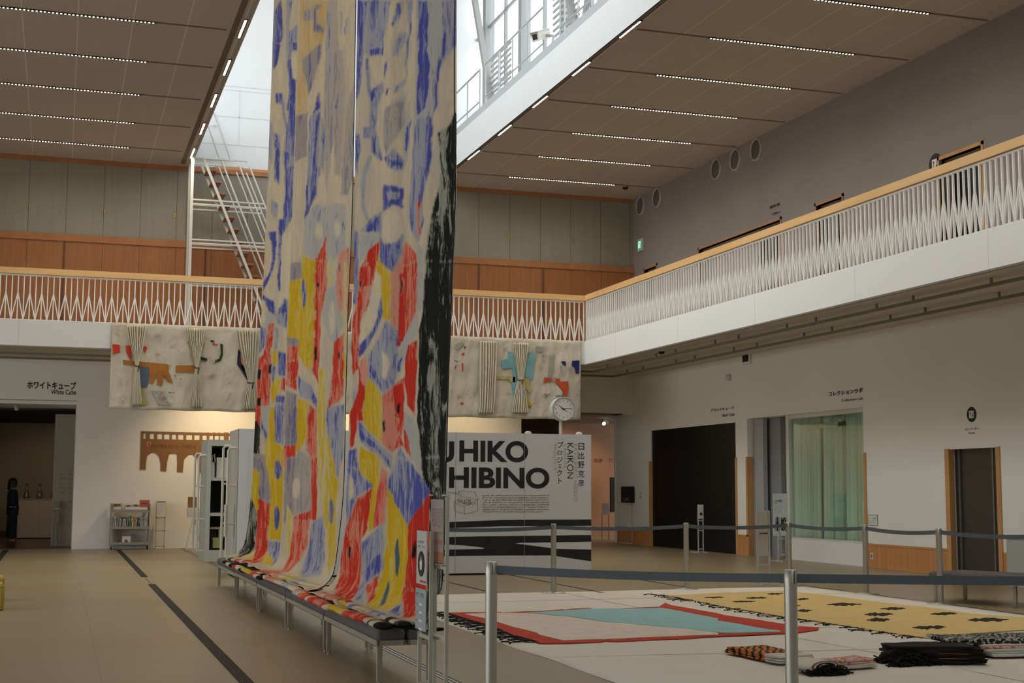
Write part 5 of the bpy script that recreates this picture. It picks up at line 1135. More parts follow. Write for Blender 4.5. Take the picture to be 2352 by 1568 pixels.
def stripes(name, c1, c2, scale, rot=0, dist=3, lo=.45, hi=.55):
    m = mat(name, c1, .9); nt = m.node_tree; N_ = nt.nodes.new; L_ = nt.links.new; b = nt.nodes['Principled BSDF']
    tc = N_('ShaderNodeTexCoord'); mp = N_('ShaderNodeMapping'); mp.inputs['Rotation'].default_value = (0, 0, rot); L_(tc.outputs['Object'], mp.inputs[0])
    w_ = N_('ShaderNodeTexWave'); w_.inputs['Scale'].default_value = scale; w_.inputs['Distortion'].default_value = dist; w_.inputs['Detail'].default_value = 3; w_.inputs['Detail Scale'].default_value = 2; L_(mp.outputs[0], w_.inputs[0])
    mr = N_('ShaderNodeMapRange'); mr.inputs[1].default_value = lo; mr.inputs[2].default_value = hi; L_(w_.outputs['Fac'], mr.inputs[0])
    mx = N_('ShaderNodeMix'); mx.data_type = 'RGBA'; mx.inputs[6].default_value = (*lin(c1), 1); mx.inputs[7].default_value = (*lin(c2), 1); L_(mr.outputs[0], mx.inputs[0]); L_(mx.outputs[2], b.inputs['Base Color']); return m
tiger = stripes('orange_black_stripes', (.50, .16, .025), (.02, .014, .01), 5.5, .5, 5, .58, .62); marble = stripes('black_cream_marbling', (.02, .02, .018), (.40, .38, .33), 5, .8, 14, .72, .80); pinkp = stripes('pink_print', (.56, .40, .33), (.50, .14, .10), 4, 1.2, 12, .55, .85)
linen = fabric('linen', (.60, .56, .48)); blackcl = mat('black_wool', (.010, .009, .008), .95, bump=.3, bscale=30); redcl = fabric('rust_edge', (.30, .06, .03)); bluecl = fabric('blue_print', (.25, .42, .48), (.5, .48, .42))
def axes(p, q):
    p = at(*p, Z=.01); q = at(*q, Z=.01); d = q-p; L_ = d.length; d.normalize(); return p, d, Vector((-d.y, d.x, 0)), L_
# orange and black striped cloth
p, u, v, L_ = axes((1757, 1522), (1880, 1518)); 
p0 = at(1757, 1521, Z=.01); p1 = at(1662, 1500, Z=.01); e = (p1-p0); W_ = e.length; e.normalize(); u = Vector((e.y, -e.x, 0)); 
t = thing('folded_textile', 'flat folded cloth with orange and black tiger stripes, behind the pink one', 'textile', tuple((p0+p1)/2))
for k in range(3): slab(p0+u*(.012*k), u, e, .40-.01*k, W_, .010+.016*k, .016, 20+k).build('fold', tiger, t)
def heap(c, rx, ry, h, n, seed, r=.006):
    rd = random.Random(seed); b = MB()
    for k in range(n):
        a = rd.uniform(0, 6.28); d = rd.uniform(.2, 1); x = c.x+rx*d*math.cos(a); y = c.y+ry*d*math.sin(a); z = .014+h*(1-d)*rd.uniform(.3, 1)
        q = [Vector((x, y, z))]
        for j in range(4): q.append(q[-1]+Vector((rd.uniform(-.03, .03), rd.uniform(-.03, .03), rd.uniform(-.02, .012)))); q[-1].z = max(q[-1].z, .012)
        b.tube(q, r, 5)
    return b
# white and pink cloth with fringed end
p0 = at(1842, 1550, Z=.01); p1 = at(1788, 1530, Z=.01)
t = thing('folded_textile', 'folded white and pink printed cloth with a rolled, black-fringed end', 'textile', tuple(at(1900, 1545, Z=.01)))
a_ = at(1985, 1537, Z=.01); c_ = at(2057, 1531, Z=.01); u = (c_-a_).normalized(); v = Vector((-u.y, u.x, 0))
for k, m in ((0, linen), (1, linen), (2, pinkp), (3, pinkp)): slab(at(1930, 1541, Z=.01)+u*.0, u, v, .42-.015*k, .26-.01*k, .010+.017*k, .017, 40+k).build('fold', m, t)
a_ = at(1792, 1528, Z=.01)
for k in range(3): slab(a_, u, v, .38-.01*k, .20, .010+.020*k, .020, 50+k).build('fold', linen, t)
c0 = at(1845, 1548, Z=.01); 
for k, (rr_, m) in enumerate(((.047, linen), (.043, redcl), (.038, linen), (.031, blackcl), (.023, linen), (.015, blackcl))):
    c = c0+u*.16+v*.03+Vector((0, 0, .055)); hw = .15*rr_/.047
    prof = [Vector((hw*math.cos(x), 0, rr_*math.sin(x))) for x in [2*math.pi*i/24 for i in range(24)]]
    b = MB(); A_ = [c+u*q.x+Vector((0, 0, q.z))-v*(.10+.003*k) for q in prof]; B_ = [c+u*q.x+Vector((0, 0, q.z))+v*.16 for q in prof]
    b._add(A_+B_, [(i, (i+1) % 24, (i+1) % 24+24, i+24) for i in range(24)], True); b._add(A_, [tuple(range(23, -1, -1))]); b._add(B_, [tuple(range(24))]); b.build('rolled_end', m, t)
heap(c0+u*.17-v*.085, .18, .045, .09, 220, 5).build('fringe', blackcl, t)
heap(c0+u*.22+v*.25+Vector((0, 0, .05)), .08, .05, .09, 40, 15).build('fringe', blackcl, t)
# black stack
a_ = at(2045, 1520, Z=.01); c_ = at(2272, 1519, Z=.01)
p0 = at(2050, 1526, Z=.01); u = (at(2270, 1527, Z=.01)-p0).normalized(); v = Vector((-u.y, u.x, 0)); L_ = (at(2270, 1527, Z=.01)-p0).length
t = thing('folded_textile', 'thick stack of folded black cloth with rust edging and black fringe', 'textile', tuple(p0+u*L_/2))
for k in range(7): slab(p0+u*(.008*((k*7) % 3))+v*.004*((k*5) % 4), u, v, L_-.012*k, .42-.015*k, .010+.019*k, .021, 60+k, .030).build('fold', blackcl if k != 3 else mat('black_wool2', (.016, .012, .010), .95), t)
b = MB()
for k in (2, 4): b.tube([p0+u*.3-v*.004+Vector((0, 0, .012+.019*k)), p0+u*.45-v*.008+Vector((0, 0, .014+.019*k)), p0+u*.62-v*.002+Vector((0, 0, .010+.019*k))], .003, 6)
b.build('rust_edge', redcl, t)
heap(p0+u*.16-v*.03, .24, .05, .12, 300, 7).build('fringe', blackcl, t); heap(p0-u*.03+v*.15+Vector((0, 0, .02)), .045, .12, .06, 60, 17).build('fringe', blackcl, t)
# marbled stack
p0 = at(2285, 1512, Z=.01); u = (at(2420, 1508, Z=.01)-p0).normalized(); v = Vector((-u.y, u.x, 0))
t = thing('folded_textile', 'stack of folded cloths, black and cream marbling on top of pink, white and blue layers', 'textile', tuple(p0+u*.3))
for k, m in enumerate((linen, bluecl, linen, pinkp, linen, marble, marble)): slab(p0-u*(.02*k if k < 5 else .26+.03*(k-5))+v*(.02*k), u, v, .85 if k < 5 else 1.1, .50, .010+.019*k, .021, 80+k, .012).build('fold', m, t)
slab(p0-u*.30+v*.12, u, v, .42, .40, .010, .085, 95).build('fold', marble, t)
heap(p0+v*.55+u*.12+Vector((0, 0, .10)), .25, .03, .05, 50, 27).build('fringe', blackcl, t)

# ------------------------------------------------------------------ floor gratings and tracks
gm = mat('grating_dark', (.06, .057, .05), .6, metal=.3); gm2 = mat('grating_gap', (.015, .014, .013), .9)
def grate(x0, x1, y0, y1, label, slats=True):
    t = thing('floor_grating', label, 'floor grating', ((x0+x1)/2, (y0+y1)/2, 0), 'dark gratings let into the floor')
    MB().box((x0, y0, .0005), (x1, y1, .0015)).build('channel', gm2, t)
    b = MB()
    for k in range(6): x = x0+(x1-x0)*k/5; b.box((x-.003, y0, .001), (x+.003, y1, .004))
    b.build('long_bars', gm, t)
    if slats:
        b = MB(); n = int((y1-y0)/.035)
        for k in range(n): b.box((x0, y0+k*.035, .001), (x1, y0+k*.035+.012, .0042))
        for k in range(int((y1-y0)/1.0)): b.box((x0, y0+k*1.0, .001), (x1, y0+k*1.0+.012, .0048))
        b.build('cross_bars', gm, t)
grate(1.30, 1.40, 7, 21.4, 'long dark floor grating running towards the camera at left')
grate(1.30, 1.40, 23.1, 33.4, 'dark floor grating ending before the book trolley', False)
grate(-1.14, -1.02, 24, 33.9, 'dark floor grating at the far left before the White Cube entrance', False)
def track(x, y0, y1, wd, label):
    t = thing('floor_track', label, 'floor track', (x, (y0+y1)/2, 0), None); b = MB()
    b.box((x-wd/2, y0, .0004), (x+wd/2, y1, .0022)).build('metal_strip', steel, t)
    b = MB()
    for k in (-1, 0, 1): b.box((x+k*wd*.36-.006, y0, .002), (x+k*wd*.36+.006, y1, .003))
    b.build('groove', gm2, t)
MB().box((1.345, 21.4, .0005), (1.352, 23.1, .002)).build('trim_19', gm2)['kind'] = 'structure'
track(2.80, 7, 34, .11, 'grooved metal track in the floor passing under the benches')
track(5.70, 18.1, 34, .05, 'thin dark floor track running under the lettered white wall')
track(7.17, 18.1, 34, .05, 'thin dark floor track ending by the middle of the lettered white wall')
track(8.77, 18.2, 34, .05, 'thin dark floor track right of the lettered white wall')
track(10.62, 9, 20.6, .06, 'thin dark floor track along the right side of the floor sheet')
# ------------------------------------------------------------------ background furniture
# rooms' spotlights
def spot(loc, aim, power, col, size=1.0, blend=.6, rad=.06):
    l = bpy.data.lights.new('spot', 'SPOT'); l.energy = power; l.color = col; l.spot_size = size; l.spot_blend = blend; l.shadow_soft_size = rad
    o = bpy.data.objects.new('spotlight_beam', l); COL.objects.link(o); o.location = loc
    o.rotation_euler = (Vector(aim)-Vector(loc)).to_track_quat('-Z', 'Y').to_euler(); return o
def spot_fixture(p, aim, label, lit=True):
    t = thing('track_spotlight', label, 'spotlight', tuple(p)); d = (Vector(aim)-p).normalized()
    MB().cyl(p-d*.12, p+d*.06, .055, 14).build('can', mat('spot_white', (.5, .45, .38), .5) if not lit else offwhite, t)
    MB().tube([p, p+Vector((0, 0, .25))], .012).build('stem', offwhite, t)
    MB().cyl(p+d*.061, p+d*.064, .048, 14).build('lens', mat('spot_glow', (1, .9, .6), emit=(1, .82, .5), estr=12) if lit else black, t)
p = at(1386, 971, Y=37.2); spot_fixture(p, p+Vector((-.1, -1, -.35)), 'lit ceiling spotlight in the right-hand room')
p = at(38, 935, Y=yw+1.2); spot_fixture(p, p+Vector((.1, .6, -.8)), 'unlit ceiling spotlight in the White Cube entrance', False)
p = at(1393, 969, Y=37.6); spot_fixture(p, p+Vector((1, .2, -.35)), 'ceiling spotlight turned sideways beside the lit one in the right-hand room', True)
spot((14.4, 37.2, 3.2), (14.2, 39.6, 1.2), 110, (1, .62, .34), 1.6)
spot((13.4, 36.9, 3.2), (14.2, 39.6, .8), 60, (1, .62, .34), 1.6)
spot((0, 39.5, 3.1), (-.3, 42.6, .6), 30, (1, .72, .45), 1.5)
def wash(x, z_aim, power, lab):
    p = Vector((x, 32.2, 4.22)); spot_fixture(p, (x, yw, z_aim), lab); spot((x, 32.26, 4.1), (x, yw, z_aim), power, (1, .74, .42), 1.9, 1.0, .1)
wash(3.6, 1.8, 210, 'soffit spotlight washing the wall, above the cut-out board'); wash(6.6, 1.8, 210, 'soffit spotlight washing the wall behind the hanging textiles'); wash(9.6, 2.2, 110, 'soffit spotlight washing the wall above the display wall')
# ------------------------------------------------------------------ lettered white display wall (storage unit)
YT = 22.4; X0_, X1_ = 2.69, 8.675; HT = 2.35
tw = mat('display_wall_paint', (.62, .64, .67), .6); twside = mat('display_wall_side', (.46, .45, .41), .6)
t = thing('display_wall', 'wide white display wall with big black capital letters and wave bands, behind the far barrier', 'display wall', ((X0_+X1_)/2, YT+.6, 0))
MB().box((X0_, YT, .03), (X1_, YT+1.25, HT)).build('body', twside, t)
MB().box((X0_+.005, YT-.012, .03), (X1_-.01, YT, HT)).build('front_panel', tw, t)
MB().box((X0_+.05, YT+.02, 0), (X1_-.05, YT+1.2, .03)).build('plinth', black, t)
FT = frY(YT-.012)
def TP(x, y): p = at(1000+x/3.92, 950+y/3.92, Y=YT-.012); return (p.x, p.z)
def ttext(s, x0, y1, x1, y0, m=ink, bold=0., name='lettering', **k):
    a = TP(x0, y1); b = TP(x1, y0); return text_mesh(s, FT, a[0], b[0], a[1], b[1], m, name, t, bold=bold, **k)
ttext('HIKO', 215, 432, 835, 246, bold=.035); ttext('KATSU', -680, 432, 170, 246, bold=.035); ttext('HIBINO', 122, 670, 1027, 486, bold=.035)
for i, ch in enumerate('日比野克彦'): ttext(ch, 1285-(0 if i else -3), 325+82*i, 1340, 264+82*i, bold=.008)
ttext('KAIKON', 1187, 582, 1241, 264, vertical=True, bold=.0)
for i, (ch, x0, y0, x1, y1) in enumerate((('プ', 1098, 250, 1154, 305), ('ロ', 1100, 335, 1138, 368), ('ジ', 1094, 388, 1146, 440), ('ェ', 1105, 455, 1138, 485), ('ク', 1092, 505, 1140, 560), ('ト', 1108, 575, 1138, 632))): ttext(ch, x0, y1, x1, y0, bold=.008)
gh = mat('ghost_lettering', (.40, .41, .42), .6)
ttext('KATSUHIKO HIBINO', 1243, 790, 1282, 270, gh, vertical=True, name='ghost_lettering'); ttext('KAIKON', 1153, 480, 1181, 270, gh, vertical=True, name='ghost_lettering'); ttext('PROJECT', 1055, 515, 1091, 270, gh, vertical=True, name='ghost_lettering')
def tp(pts, m, nm, w0=.0, w1=.002): return MB().prism([TP(*p) for p in pts], w0, w1, FT).build(nm, m, t)
def I2(x, y): return ((80+x/7.35)*3.92, (230+y/7.35)*3.92)
tp([(-700,1015),(105,975),(600,955),(1050,951),(1402,950),I2(2045,200),I2(1450,205),(600,1012),(105,1030),(-700,1060)], ink, 'black_band')
tp([(-700,1140),(105,1110),(400,1102),(1000,1096),(1402,1091),(1402,1328),(1095,1282),(1040,1274),(600,1275),(105,1281),(-700,1300)], ink, 'black_band')
tp([(-300,1178),(105,1177),(250,1184),(400,1200),(449,1210),(420,1216),(250,1219),(105,1221),(-300,1240)], tw, 'white_sliver', .002, .003)
tp([(720,1167),(760,1162),(900,1160),(1402,1151),(1402,1221),(1090,1215),(1040,1208),(850,1183)], tw, 'white_sliver', .002, .003)
MB().box((TP(188, 0)[0]-.004, .03, .003), (TP(188, 0)[0]+.004, HT, .0035), FT).box((TP(805, 0)[0]-.003, .03, .003), (TP(805, 0)[0]+.003, HT, .0035), FT).build('panel_joint', mat('joint_grey', (.33, .34, .35), .6), t)
b = MB(); rd = random.Random(3)
for k in range(8):
    x = 420+rd.uniform(0, 8); y = 735+21*k
    while x < (1020 if k < 7 else 960):
        n = rd.choice((1, 1, 2))
        for j in range(n+1):
            dx = rd.uniform(2, 9); dy = rd.uniform(-6, 6); p = TP(x, y+rd.uniform(-5, 5)); q = TP(x+dx, y+dy); b.bar(FT.p(*p, .001), FT.p(*q, .001), .008, .002)
        x += rd.uniform(6, 12)+(rd.random() < .06)*10
b.build('handwritten_text', ink, t)
b = MB()
def pl(pts, wd=.008):
    for p, q in zip(pts, pts[1:]): b.bar(FT.p(*TP(*p), .001), FT.p(*TP(*q), .001), wd, .002)
pl([(168,795),(240,745),(382,772),(258,838),(168,795),(172,870),(262,903),(378,873),(382,772)]); pl([(258,838),(262,903)]); pl([(240,745),(240,692),(355,703),(382,772)]); pl([(105,703),(210,712),(210,690),(230,742),(208,738),(207,720),(105,714)])
b.build('box_sketch', ink, t)
text_mesh('KAI KON', FT, TP(205,800)[0], TP(318,800)[0], TP(0,803)[1], TP(0,770)[1], ink, 'sketch_lettering', t); text_mesh('PROJECT', FT, TP(245,800)[0], TP(360,800)[0], TP(0,825)[1], TP(0,800)[1], ink, 'sketch_lettering', t)
xc_ = at(572, 1100, Y=YT-.012).x
b = MB()
for k in range(26): z = HT-.25-.045*k; b.box((xc_-.03, z-.02, 0), (xc_+.03, z-.017, .001), FT); b.box((xc_-.03, z-.02, 0), (xc_-.027, z+.01, .001), FT); b.box((xc_+.01*(k % 3), z-.02, 0), (xc_+.003+.01*(k % 3), z+.012, .001), FT)
b.build('outline_lettering', gh, t)
for px in (1213, 1330): p = at(px, 994, Y=YT+.1); MB().lathe((p.x, YT+.1, HT), [(.06, 0), (.06, .02), (.035, .045), (.001, .05)], 14).build('top_cap', offwhite, t)
def pull_handle(t, x, y, z0, z1, out=.13):
    h = MB().tube([(x, y, z1), (x-out*.8, y, z1), (x-out, y, z1-.04), (x-out, y, z0+.04), (x-out*.8, y, z0), (x, y, z0)], .022, 10)
    zm_ = (z0+z1)/2
    for z in (z0+(z1-z0)*.33, z0+(z1-z0)*.67): h.tube([(x, y, z), (x-out, y, z)], .016, 8)
    h.build('pull_handle', offwhite, t)
pull_handle(t, X0_, YT+.25, .25, 2.05); pull_handle(t, X0_, YT+.95, .22, 2.1)
MB().box((X0_-.16, YT+.18, .65), (X0_-.15, YT+.36, 1.15)).build('hanging_card', paper, t)
MB().box((X0_-.004, YT, .03), (X0_, YT+.015, HT)).build('corner_gap', black, t)
# storage unit with open shelves
YS = 27.6; xs0, xs1 = 2.72, 5.6
t = thing('storage_unit', 'pale grey storage unit with open shelves, just left of the nearest hanging textiles', 'shelving', ((xs0+xs1)/2, YS+.6, 0))
sh = mat('unit_grey', (.44, .46, .43), .5)
b = MB().box((xs0, YS, .0), (xs0+.08, YS+1.25, HT)).box((xs1-.06, YS, .0), (xs1, YS+1.25, HT)).box((xs0+.08, YS+.004, HT-.12), (xs1-.06, YS+1.24, HT-.002)).box((xs0+.08, YS+.004, 0.004), (xs1-.06, YS+1.24, .22)).build('carcass', sh, t)
MB().box((xs0+.08, YS+1.1, .22), (xs1-.06, YS+1.2, HT-.12)).build('back_panel', mat('unit_dark', (.02, .024, .028), .7), t)
MB().box((xs0+.08, YS+.02, .22), (xs0+.084, YS+1.1, HT-.12)).build('side_lining', mat('unit_dark', None), t)
for z in (.905, 1.585): MB().box((xs0+.084, YS+.02, z-.03), (xs1-.06, YS+1.1, z+.03)).build('shelf', sh, t)
pull_handle(t, xs0, YS+.3, .2, 2.05); pull_handle(t, xs0, YS+1.1, .15, 2.1)
def at_s(px, py): return at(px, py, Y=YS+.15)
def bag(px0, px1, py0, py1, label, m, handles, d=.25):
    a = at(px0, py1, Y=YS+.12); c = at(px1, py0, Y=YS+.12); t = thing('paper_bag' if handles else 'storage_box', label, 'bag' if handles else 'box', (a.x, YS+.2, a.z)); z0 = a.z
    if handles:
        MB().prism([(a.x, z0), (c.x, z0), (c.x-.01, c.z), (a.x+.01, c.z)], 0, -d, Fr((0, YS+.12, 0), (1, 0, 0), (0, 0, 1))).build('bag_body', m, t)
        MB().tube([(a.x+.04, YS+.14, c.z), (a.x+.06, YS+.14, c.z+.14), (a.x+.09, YS+.14, c.z+.16), (a.x+.10, YS+.14, c.z)], .008).build('handle', paper, t)
    else:
        MB().rbox((a.x, z0, -d), (c.x, c.z, 0), .01, Fr((0, YS+.12, 0), (1, 0, 0), (0, 0, 1))).build('box_body', m, t)
        MB().box((a.x-.004, c.z-.05, -d-.0), (c.x+.004, c.z+.004, .004), Fr((0, YS+.12, 0), (1, 0, 0), (0, 0, 1))).build('lid', m, t)
bag(481, 494, 1061, 1097, 'white paper bag with string handle on the upper shelf of the storage unit', paper, True)
bag(497, 523, 1051, 1097, 'white box on the upper shelf of the storage unit', paper, False)
ygr = mat('foam_yellowgreen', (.33, .35, .16), .8)
bag(488, 512, 1234.5, 1258, 'yellow-green block at the bottom of the storage unit, lower left one', ygr, False, .4); bag(502, 524, 1212, 1233.5, 'yellow-green block stacked on the lower one in the storage unit', ygr, False, .4)
a = at(483, 1207, Y=YS+.12); t = thing('flat_board', 'flat pinkish board lying above the yellow-green blocks', 'board', (a.x+.2, YS+.3, 0+a.z)); MB().box((a.x, YS+.1, .62), (a.x+.5, YS+.6, .66)).build('board', mat('board_pink', (.40, .25, .2), .7), t)
MB().box((a.x, YS+.15, .22), (a.x+.12, YS+.5, .62)).build('support', black, t)

# ------------------------------------------------------------------ clock
c = at(1294, 939, Y=24.0); t = thing('pole_clock', 'round white pole clock above the display wall, showing about ten thirteen', 'clock', (c.x, c.y, 0))
FC = Fr((c.x, c.y, c.z), (1, 0, 0), (0, 0, 1)); R0_ = .215
def ringp(r): return [(r*math.cos(2*math.pi*i/40), r*math.sin(2*math.pi*i/40)) for i in range(40)]
MB().prism(ringp(R0_), -.16, -.0, FC).build('drum', offwhite, t)
bz = MB(); vs = []
for r, w_ in ((R0_, -.02), (R0_+.006, .0), (R0_+.004, .02), (R0_-.012, .022), (R0_-.014, .008)): vs += [FC.p(x, y, w_) for x, y in ringp(r)]
bz._add(vs, [(i*40+j, i*40+(j+1) % 40, (i+1)*40+(j+1) % 40, (i+1)*40+j) for i in range(4) for j in range(40)], True); bz.build('bezel', mat('clock_rim', (.42, .44, .44), .35, metal=.4), t)
MB().prism(ringp(R0_-.012), .0, .006, FC).build('face', mat('clock_face', (.66, .67, .68), .5), t)
b = MB()
for k in range(60):
    a = k*math.pi/30; r0 = R0_-.018; r1 = r0-(.016 if k % 5 == 0 else .009); b.bar(FC.p(r0*math.sin(a), r0*math.cos(a), .0075), FC.p(r1*math.sin(a), r1*math.cos(a), .0075), .004 if k % 5 == 0 else .0022, .001)
b.build('minute_marks', ink, t)
for k in range(1, 13):
    a = k*math.pi/6; r = R0_*.715; x, y = r*math.sin(a), r*math.cos(a); w_ = .020 if k < 10 else .034
    if k in (1,): w_ = .011
    text_mesh(str(k), FC, x-w_/2, x+w_/2, y-.019, y+.019, ink, 'numeral', t, w=.006, depth=.001)
def hand(a, l, wd, back, nm):
    a = math.radians(a); d = (math.sin(a), math.cos(a)); n = (math.cos(a), -math.sin(a))
    MB().prism([(-d[0]*back+n[0]*wd, -d[1]*back+n[1]*wd), (-d[0]*back-n[0]*wd, -d[1]*back-n[1]*wd), (d[0]*l-n[0]*wd*.4, d[1]*l-n[1]*wd*.4), (d[0]*l+n[0]*wd*.4, d[1]*l+n[1]*wd*.4)], .010, .012, FC).build(nm, ink, t)
hand(306, .115, .009, .035, 'hour_hand'); hand(83, .16, .007, .04, 'minute_hand'); hand(121, .09, .004, .03, 'second_hand')
MB().tube([(c.x-.02, c.y+.08, 0), (c.x-.02, c.y+.08, c.z-R0_+.01)], .028, 12).build('pole', offwhite, t)

# ------------------------------------------------------------------ cut-out aqueduct board on the back wall
card = mat('cardboard_brown', (.25, .125, .05), .8, noise=.08, nscale=2)
fa = frY(yw-.0); t = thing('cutout_board', 'brown cardboard cut-out shaped like an arched aqueduct with square windows, on the back wall', 'wall board', (2.9, yw-.02, 1.85))
def AP(x, y): p = at(*Z6(x, y), Y=yw-.02); return (p.x, p.z)
b = MB(); kq = [0]
def q(pts): kq[0] += 1; b.prism([AP(*p) for p in pts], .002-.0002*kq[0]+.004, .022-.00018*kq[0], fa)
q([(1128,905),(2200,930),(2200,950),(1128,922)]); q([(1128,968),(2200,985),(2200,1100),(1560,1090),(1500,1090),(1215,1075),(1124,1100)])
xsw = [1128, 1147, 1168, 1198, 1235, 1258, 1300, 1313, 1360, 1375, 1412, 1425, 1470, 1490, 1540, 1555, 1598, 1620, 1655, 1675, 1705, 1718, 1750, 1760, 1792, 1830, 1870, 1890]
for i in range(0, len(xsw), 2): x0, x1 = xsw[i], xsw[i+1]; q([(x0, 915), (x1, 916), (x1, 975), (x0, 975)])
q([(1124,1095),(1215,1075),(1180,1100),(1168,1150),(1165,1215),(1120,1212)]); q([(1215,1074),(1370,1076),(1352,1095),(1338,1150),(1330,1226),(1287,1222),(1285,1160),(1275,1110),(1250,1082)])
q([(1370,1074),(1510,1085),(1500,1105),(1478,1120),(1470,1150),(1462,1234),(1417,1230),(1420,1150),(1417,1090),(1405,1078)]); q([(1545,1085),(1720,1085),(1700,1120),(1690,1240),(1590,1236),(1580,1120),(1550,1105)])
b.build('board', card, t)
a = AP(1172, 1030); c2_ = AP(1212, 985); MB().prism([((a[0]+c2_[0])/2+.055*math.cos(i*.39), (a[1]+c2_[1])/2+.07*math.sin(i*.39)) for i in range(16)], .022, .023, fa).build('badge', mat('badge_tan', (.42, .22, .12), .7), t)
cx_, cz_ = (a[0]+c2_[0])/2, (a[1]+c2_[1])/2; MB().prism([(cx_-.02, cz_-.05), (cx_+.02, cz_-.05), (cx_+.008, cz_), (cx_+.016, cz_+.045), (cx_-.016, cz_+.045), (cx_-.008, cz_)], .023, .024, fa).build('red_figure', mat('badge_red', (.35, .03, .015), .7), t)
text_mesh('自分が読んでいるこの場を思', fa, AP(1232, 0)[0], AP(1598, 0)[0], AP(0, 1025)[1], AP(0, 992)[1], mat('faded_ink', (.10, .05, .03), .7), 'handwriting', t, w=.022)

# ------------------------------------------------------------------ book trolley
YB = 33.55; x0, x1 = 1.175, 2.03; cartm = mat('trolley_grey', (.30, .28, .26), .5)
t = thing('book_trolley', 'grey three-shelf book trolley against the back wall', 'trolley', ((x0+x1)/2, YB+.2, 0))
for x in (x0, x1): MB().box((x-.015, YB, .06), (x+.015, YB+.03, 1.05)).box((x-.015, YB+.36, .06), (x+.015, YB+.39, 1.05)).box((x-.012, YB+.03, .95), (x+.012, YB+.36, 1.05)).box((x-.006, YB+.03, .1), (x+.006, YB+.36, .95)).build('side_frame', cartm, t)
SZ = [.14, .50, .88]
for z in SZ: MB().box((x0, YB, z-.03), (x1, YB+.38, z)).box((x0, YB-.005, z-.03), (x1, YB+.01, z+.025)).build('shelf', cartm, t)
for x in (x0+.02, x1-.02):
    for y in (YB+.04, YB+.34): MB().cyl((x-.012, y, .035), (x+.012, y, .035), .034, 14).build('caster', black, t)
rb = random.Random(5); cols = [(.5, .48, .42), (.42, .40, .36), (.10, .12, .16), (.34, .36, .30), (.12, .25, .08), (.52, .42, .10), (.35, .06, .05), (.55, .53, .48), (.25, .22, .20), (.45, .44, .42), (.15, .16, .15), (.50, .18, .10), (.30, .33, .36)]
cn = ['cream', 'pale grey', 'navy', 'sage', 'green', 'yellow', 'dark red', 'white', 'brown', 'light grey', 'charcoal', 'orange-red', 'blue-grey']
x = x0+.035; k = 0; seq = [9, 0, 12, 7, 2, 0, 7, 3, 4, 4, 7, 11, 5, 8, 2, 9, 3, 12, 0, 9, 10, 12, 9, 7, 8, 11, 6]
while x < x1-.05 and k < len(seq):
    w_ = rb.uniform(.018, .034); h = rb.uniform(.19, .27); lean = rb.uniform(-.02, .03); ci = seq[k]; d = rb.uniform(.16, .2)
    pos = 'first from the left on the middle shelf of the trolley' if k == 0 else 'number %d from the left on the middle shelf of the trolley' % (k+1)
    t2 = thing('book', cn[ci]+' book, '+pos, 'book', (x, YB+.05, SZ[1]), 'books on the middle shelf of the trolley')
    f_ = Fr((x, YB+.04, SZ[1]), (1, 0, 0), (0, 0, 1)); cm = mat('book_%d' % ci, cols[ci], .6)
    lean = max(lean, -.004); b = MB(); b.prism([(0, .001), (w_, .001), (w_+lean, h), (lean, h)], -d, 0, f_); t2 = b.build('cover', cm, t2)
    MB().prism([(w_*.3+lean*.6, h*.6), (w_*.7+lean*.6, h*.6), (w_*.7+lean*.8, h*.8), (w_*.3+lean*.8, h*.8)], 0, .001, f_).build('spine_label', paper if ci in (2, 4, 6, 8, 10) else greyt, t2)
    x += w_+abs(lean)*1.05+.003; k += 1
fcols = [((258, 281), 1156, (.50, .40, .25), 'cream picture book propped face out, leftmost on the trolley top'), ((286, 303), 1160, (.48, .46, .40), 'pale grey booklet propped face out on the trolley top, second from left'), ((303, 321), 1158, (.52, .47, .28), 'pale yellow booklet propped face out on the trolley top, third from left'), ((320, 344), 1148, (.52, .12, .08), 'red-orange book propped face out, rightmost on the trolley top')]
for (p0_, p1_), pt, c_, lab in fcols:
    a = at(p0_, 1172, Y=YB+.1); c = at(p1_, pt, Y=YB+.1); t2 = thing('book', lab, 'book', (a.x, YB+.15, SZ[2]))
    f_ = Fr((0, YB+.12, 0), (1, 0, 0), (0, 0, 1)); MB().prism([(a.x, SZ[2]+.001), (c.x, SZ[2]+.001), (c.x, c.z), (a.x, c.z)], -.02, 0, f_).build('cover', mat('front_'+lab[:6], c_, .6), t2)
    MB().box((a.x+.04, (SZ[2]+c.z)/2+.03, 0), (c.x-.04, (SZ[2]+c.z)/2+.07, .001), f_).build('title_block', greyt, t2)
    t3 = thing('name_card', 'small white card in front of the '+lab.split(' propped')[0], 'card', ((a.x+c.x)/2, YB+.05, SZ[2])); MB().prism([(0, 0), (.05, 0), (.03, .085)], 0, .17, Fr((a.x+.02, YB+.03, SZ[2]), (0, 1, 0), (0, 0, 1))).build('folded_card', paper, t3); 
    MB().box((a.x+.03, SZ[2]+.03, 0), (a.x+.17, SZ[2]+.035, .001), Fr((0, YB+.035, 0), (1, 0, 0), (0, 0, 1))).build('card_text', greyt, t3)
a = at(280, 1245, Y=YB+.05); t2 = thing('book', 'white book with a dark picture standing on the bottom trolley shelf', 'book', (a.x, YB+.06, SZ[0])); f_ = Fr((0, YB+.06, 0), (1, 0, 0), (0, 0, 1))
MB().box((a.x, SZ[0]+.001, -.02), (a.x+.19, SZ[0]+.16, 0), f_).build('cover', paper, t2); MB().prism([(a.x+.05, SZ[0]+.02), (a.x+.14, SZ[0]+.02), (a.x+.12, SZ[0]+.08), (a.x+.07, SZ[0]+.09)], 0, .001, f_).build('picture', greyt, t2)
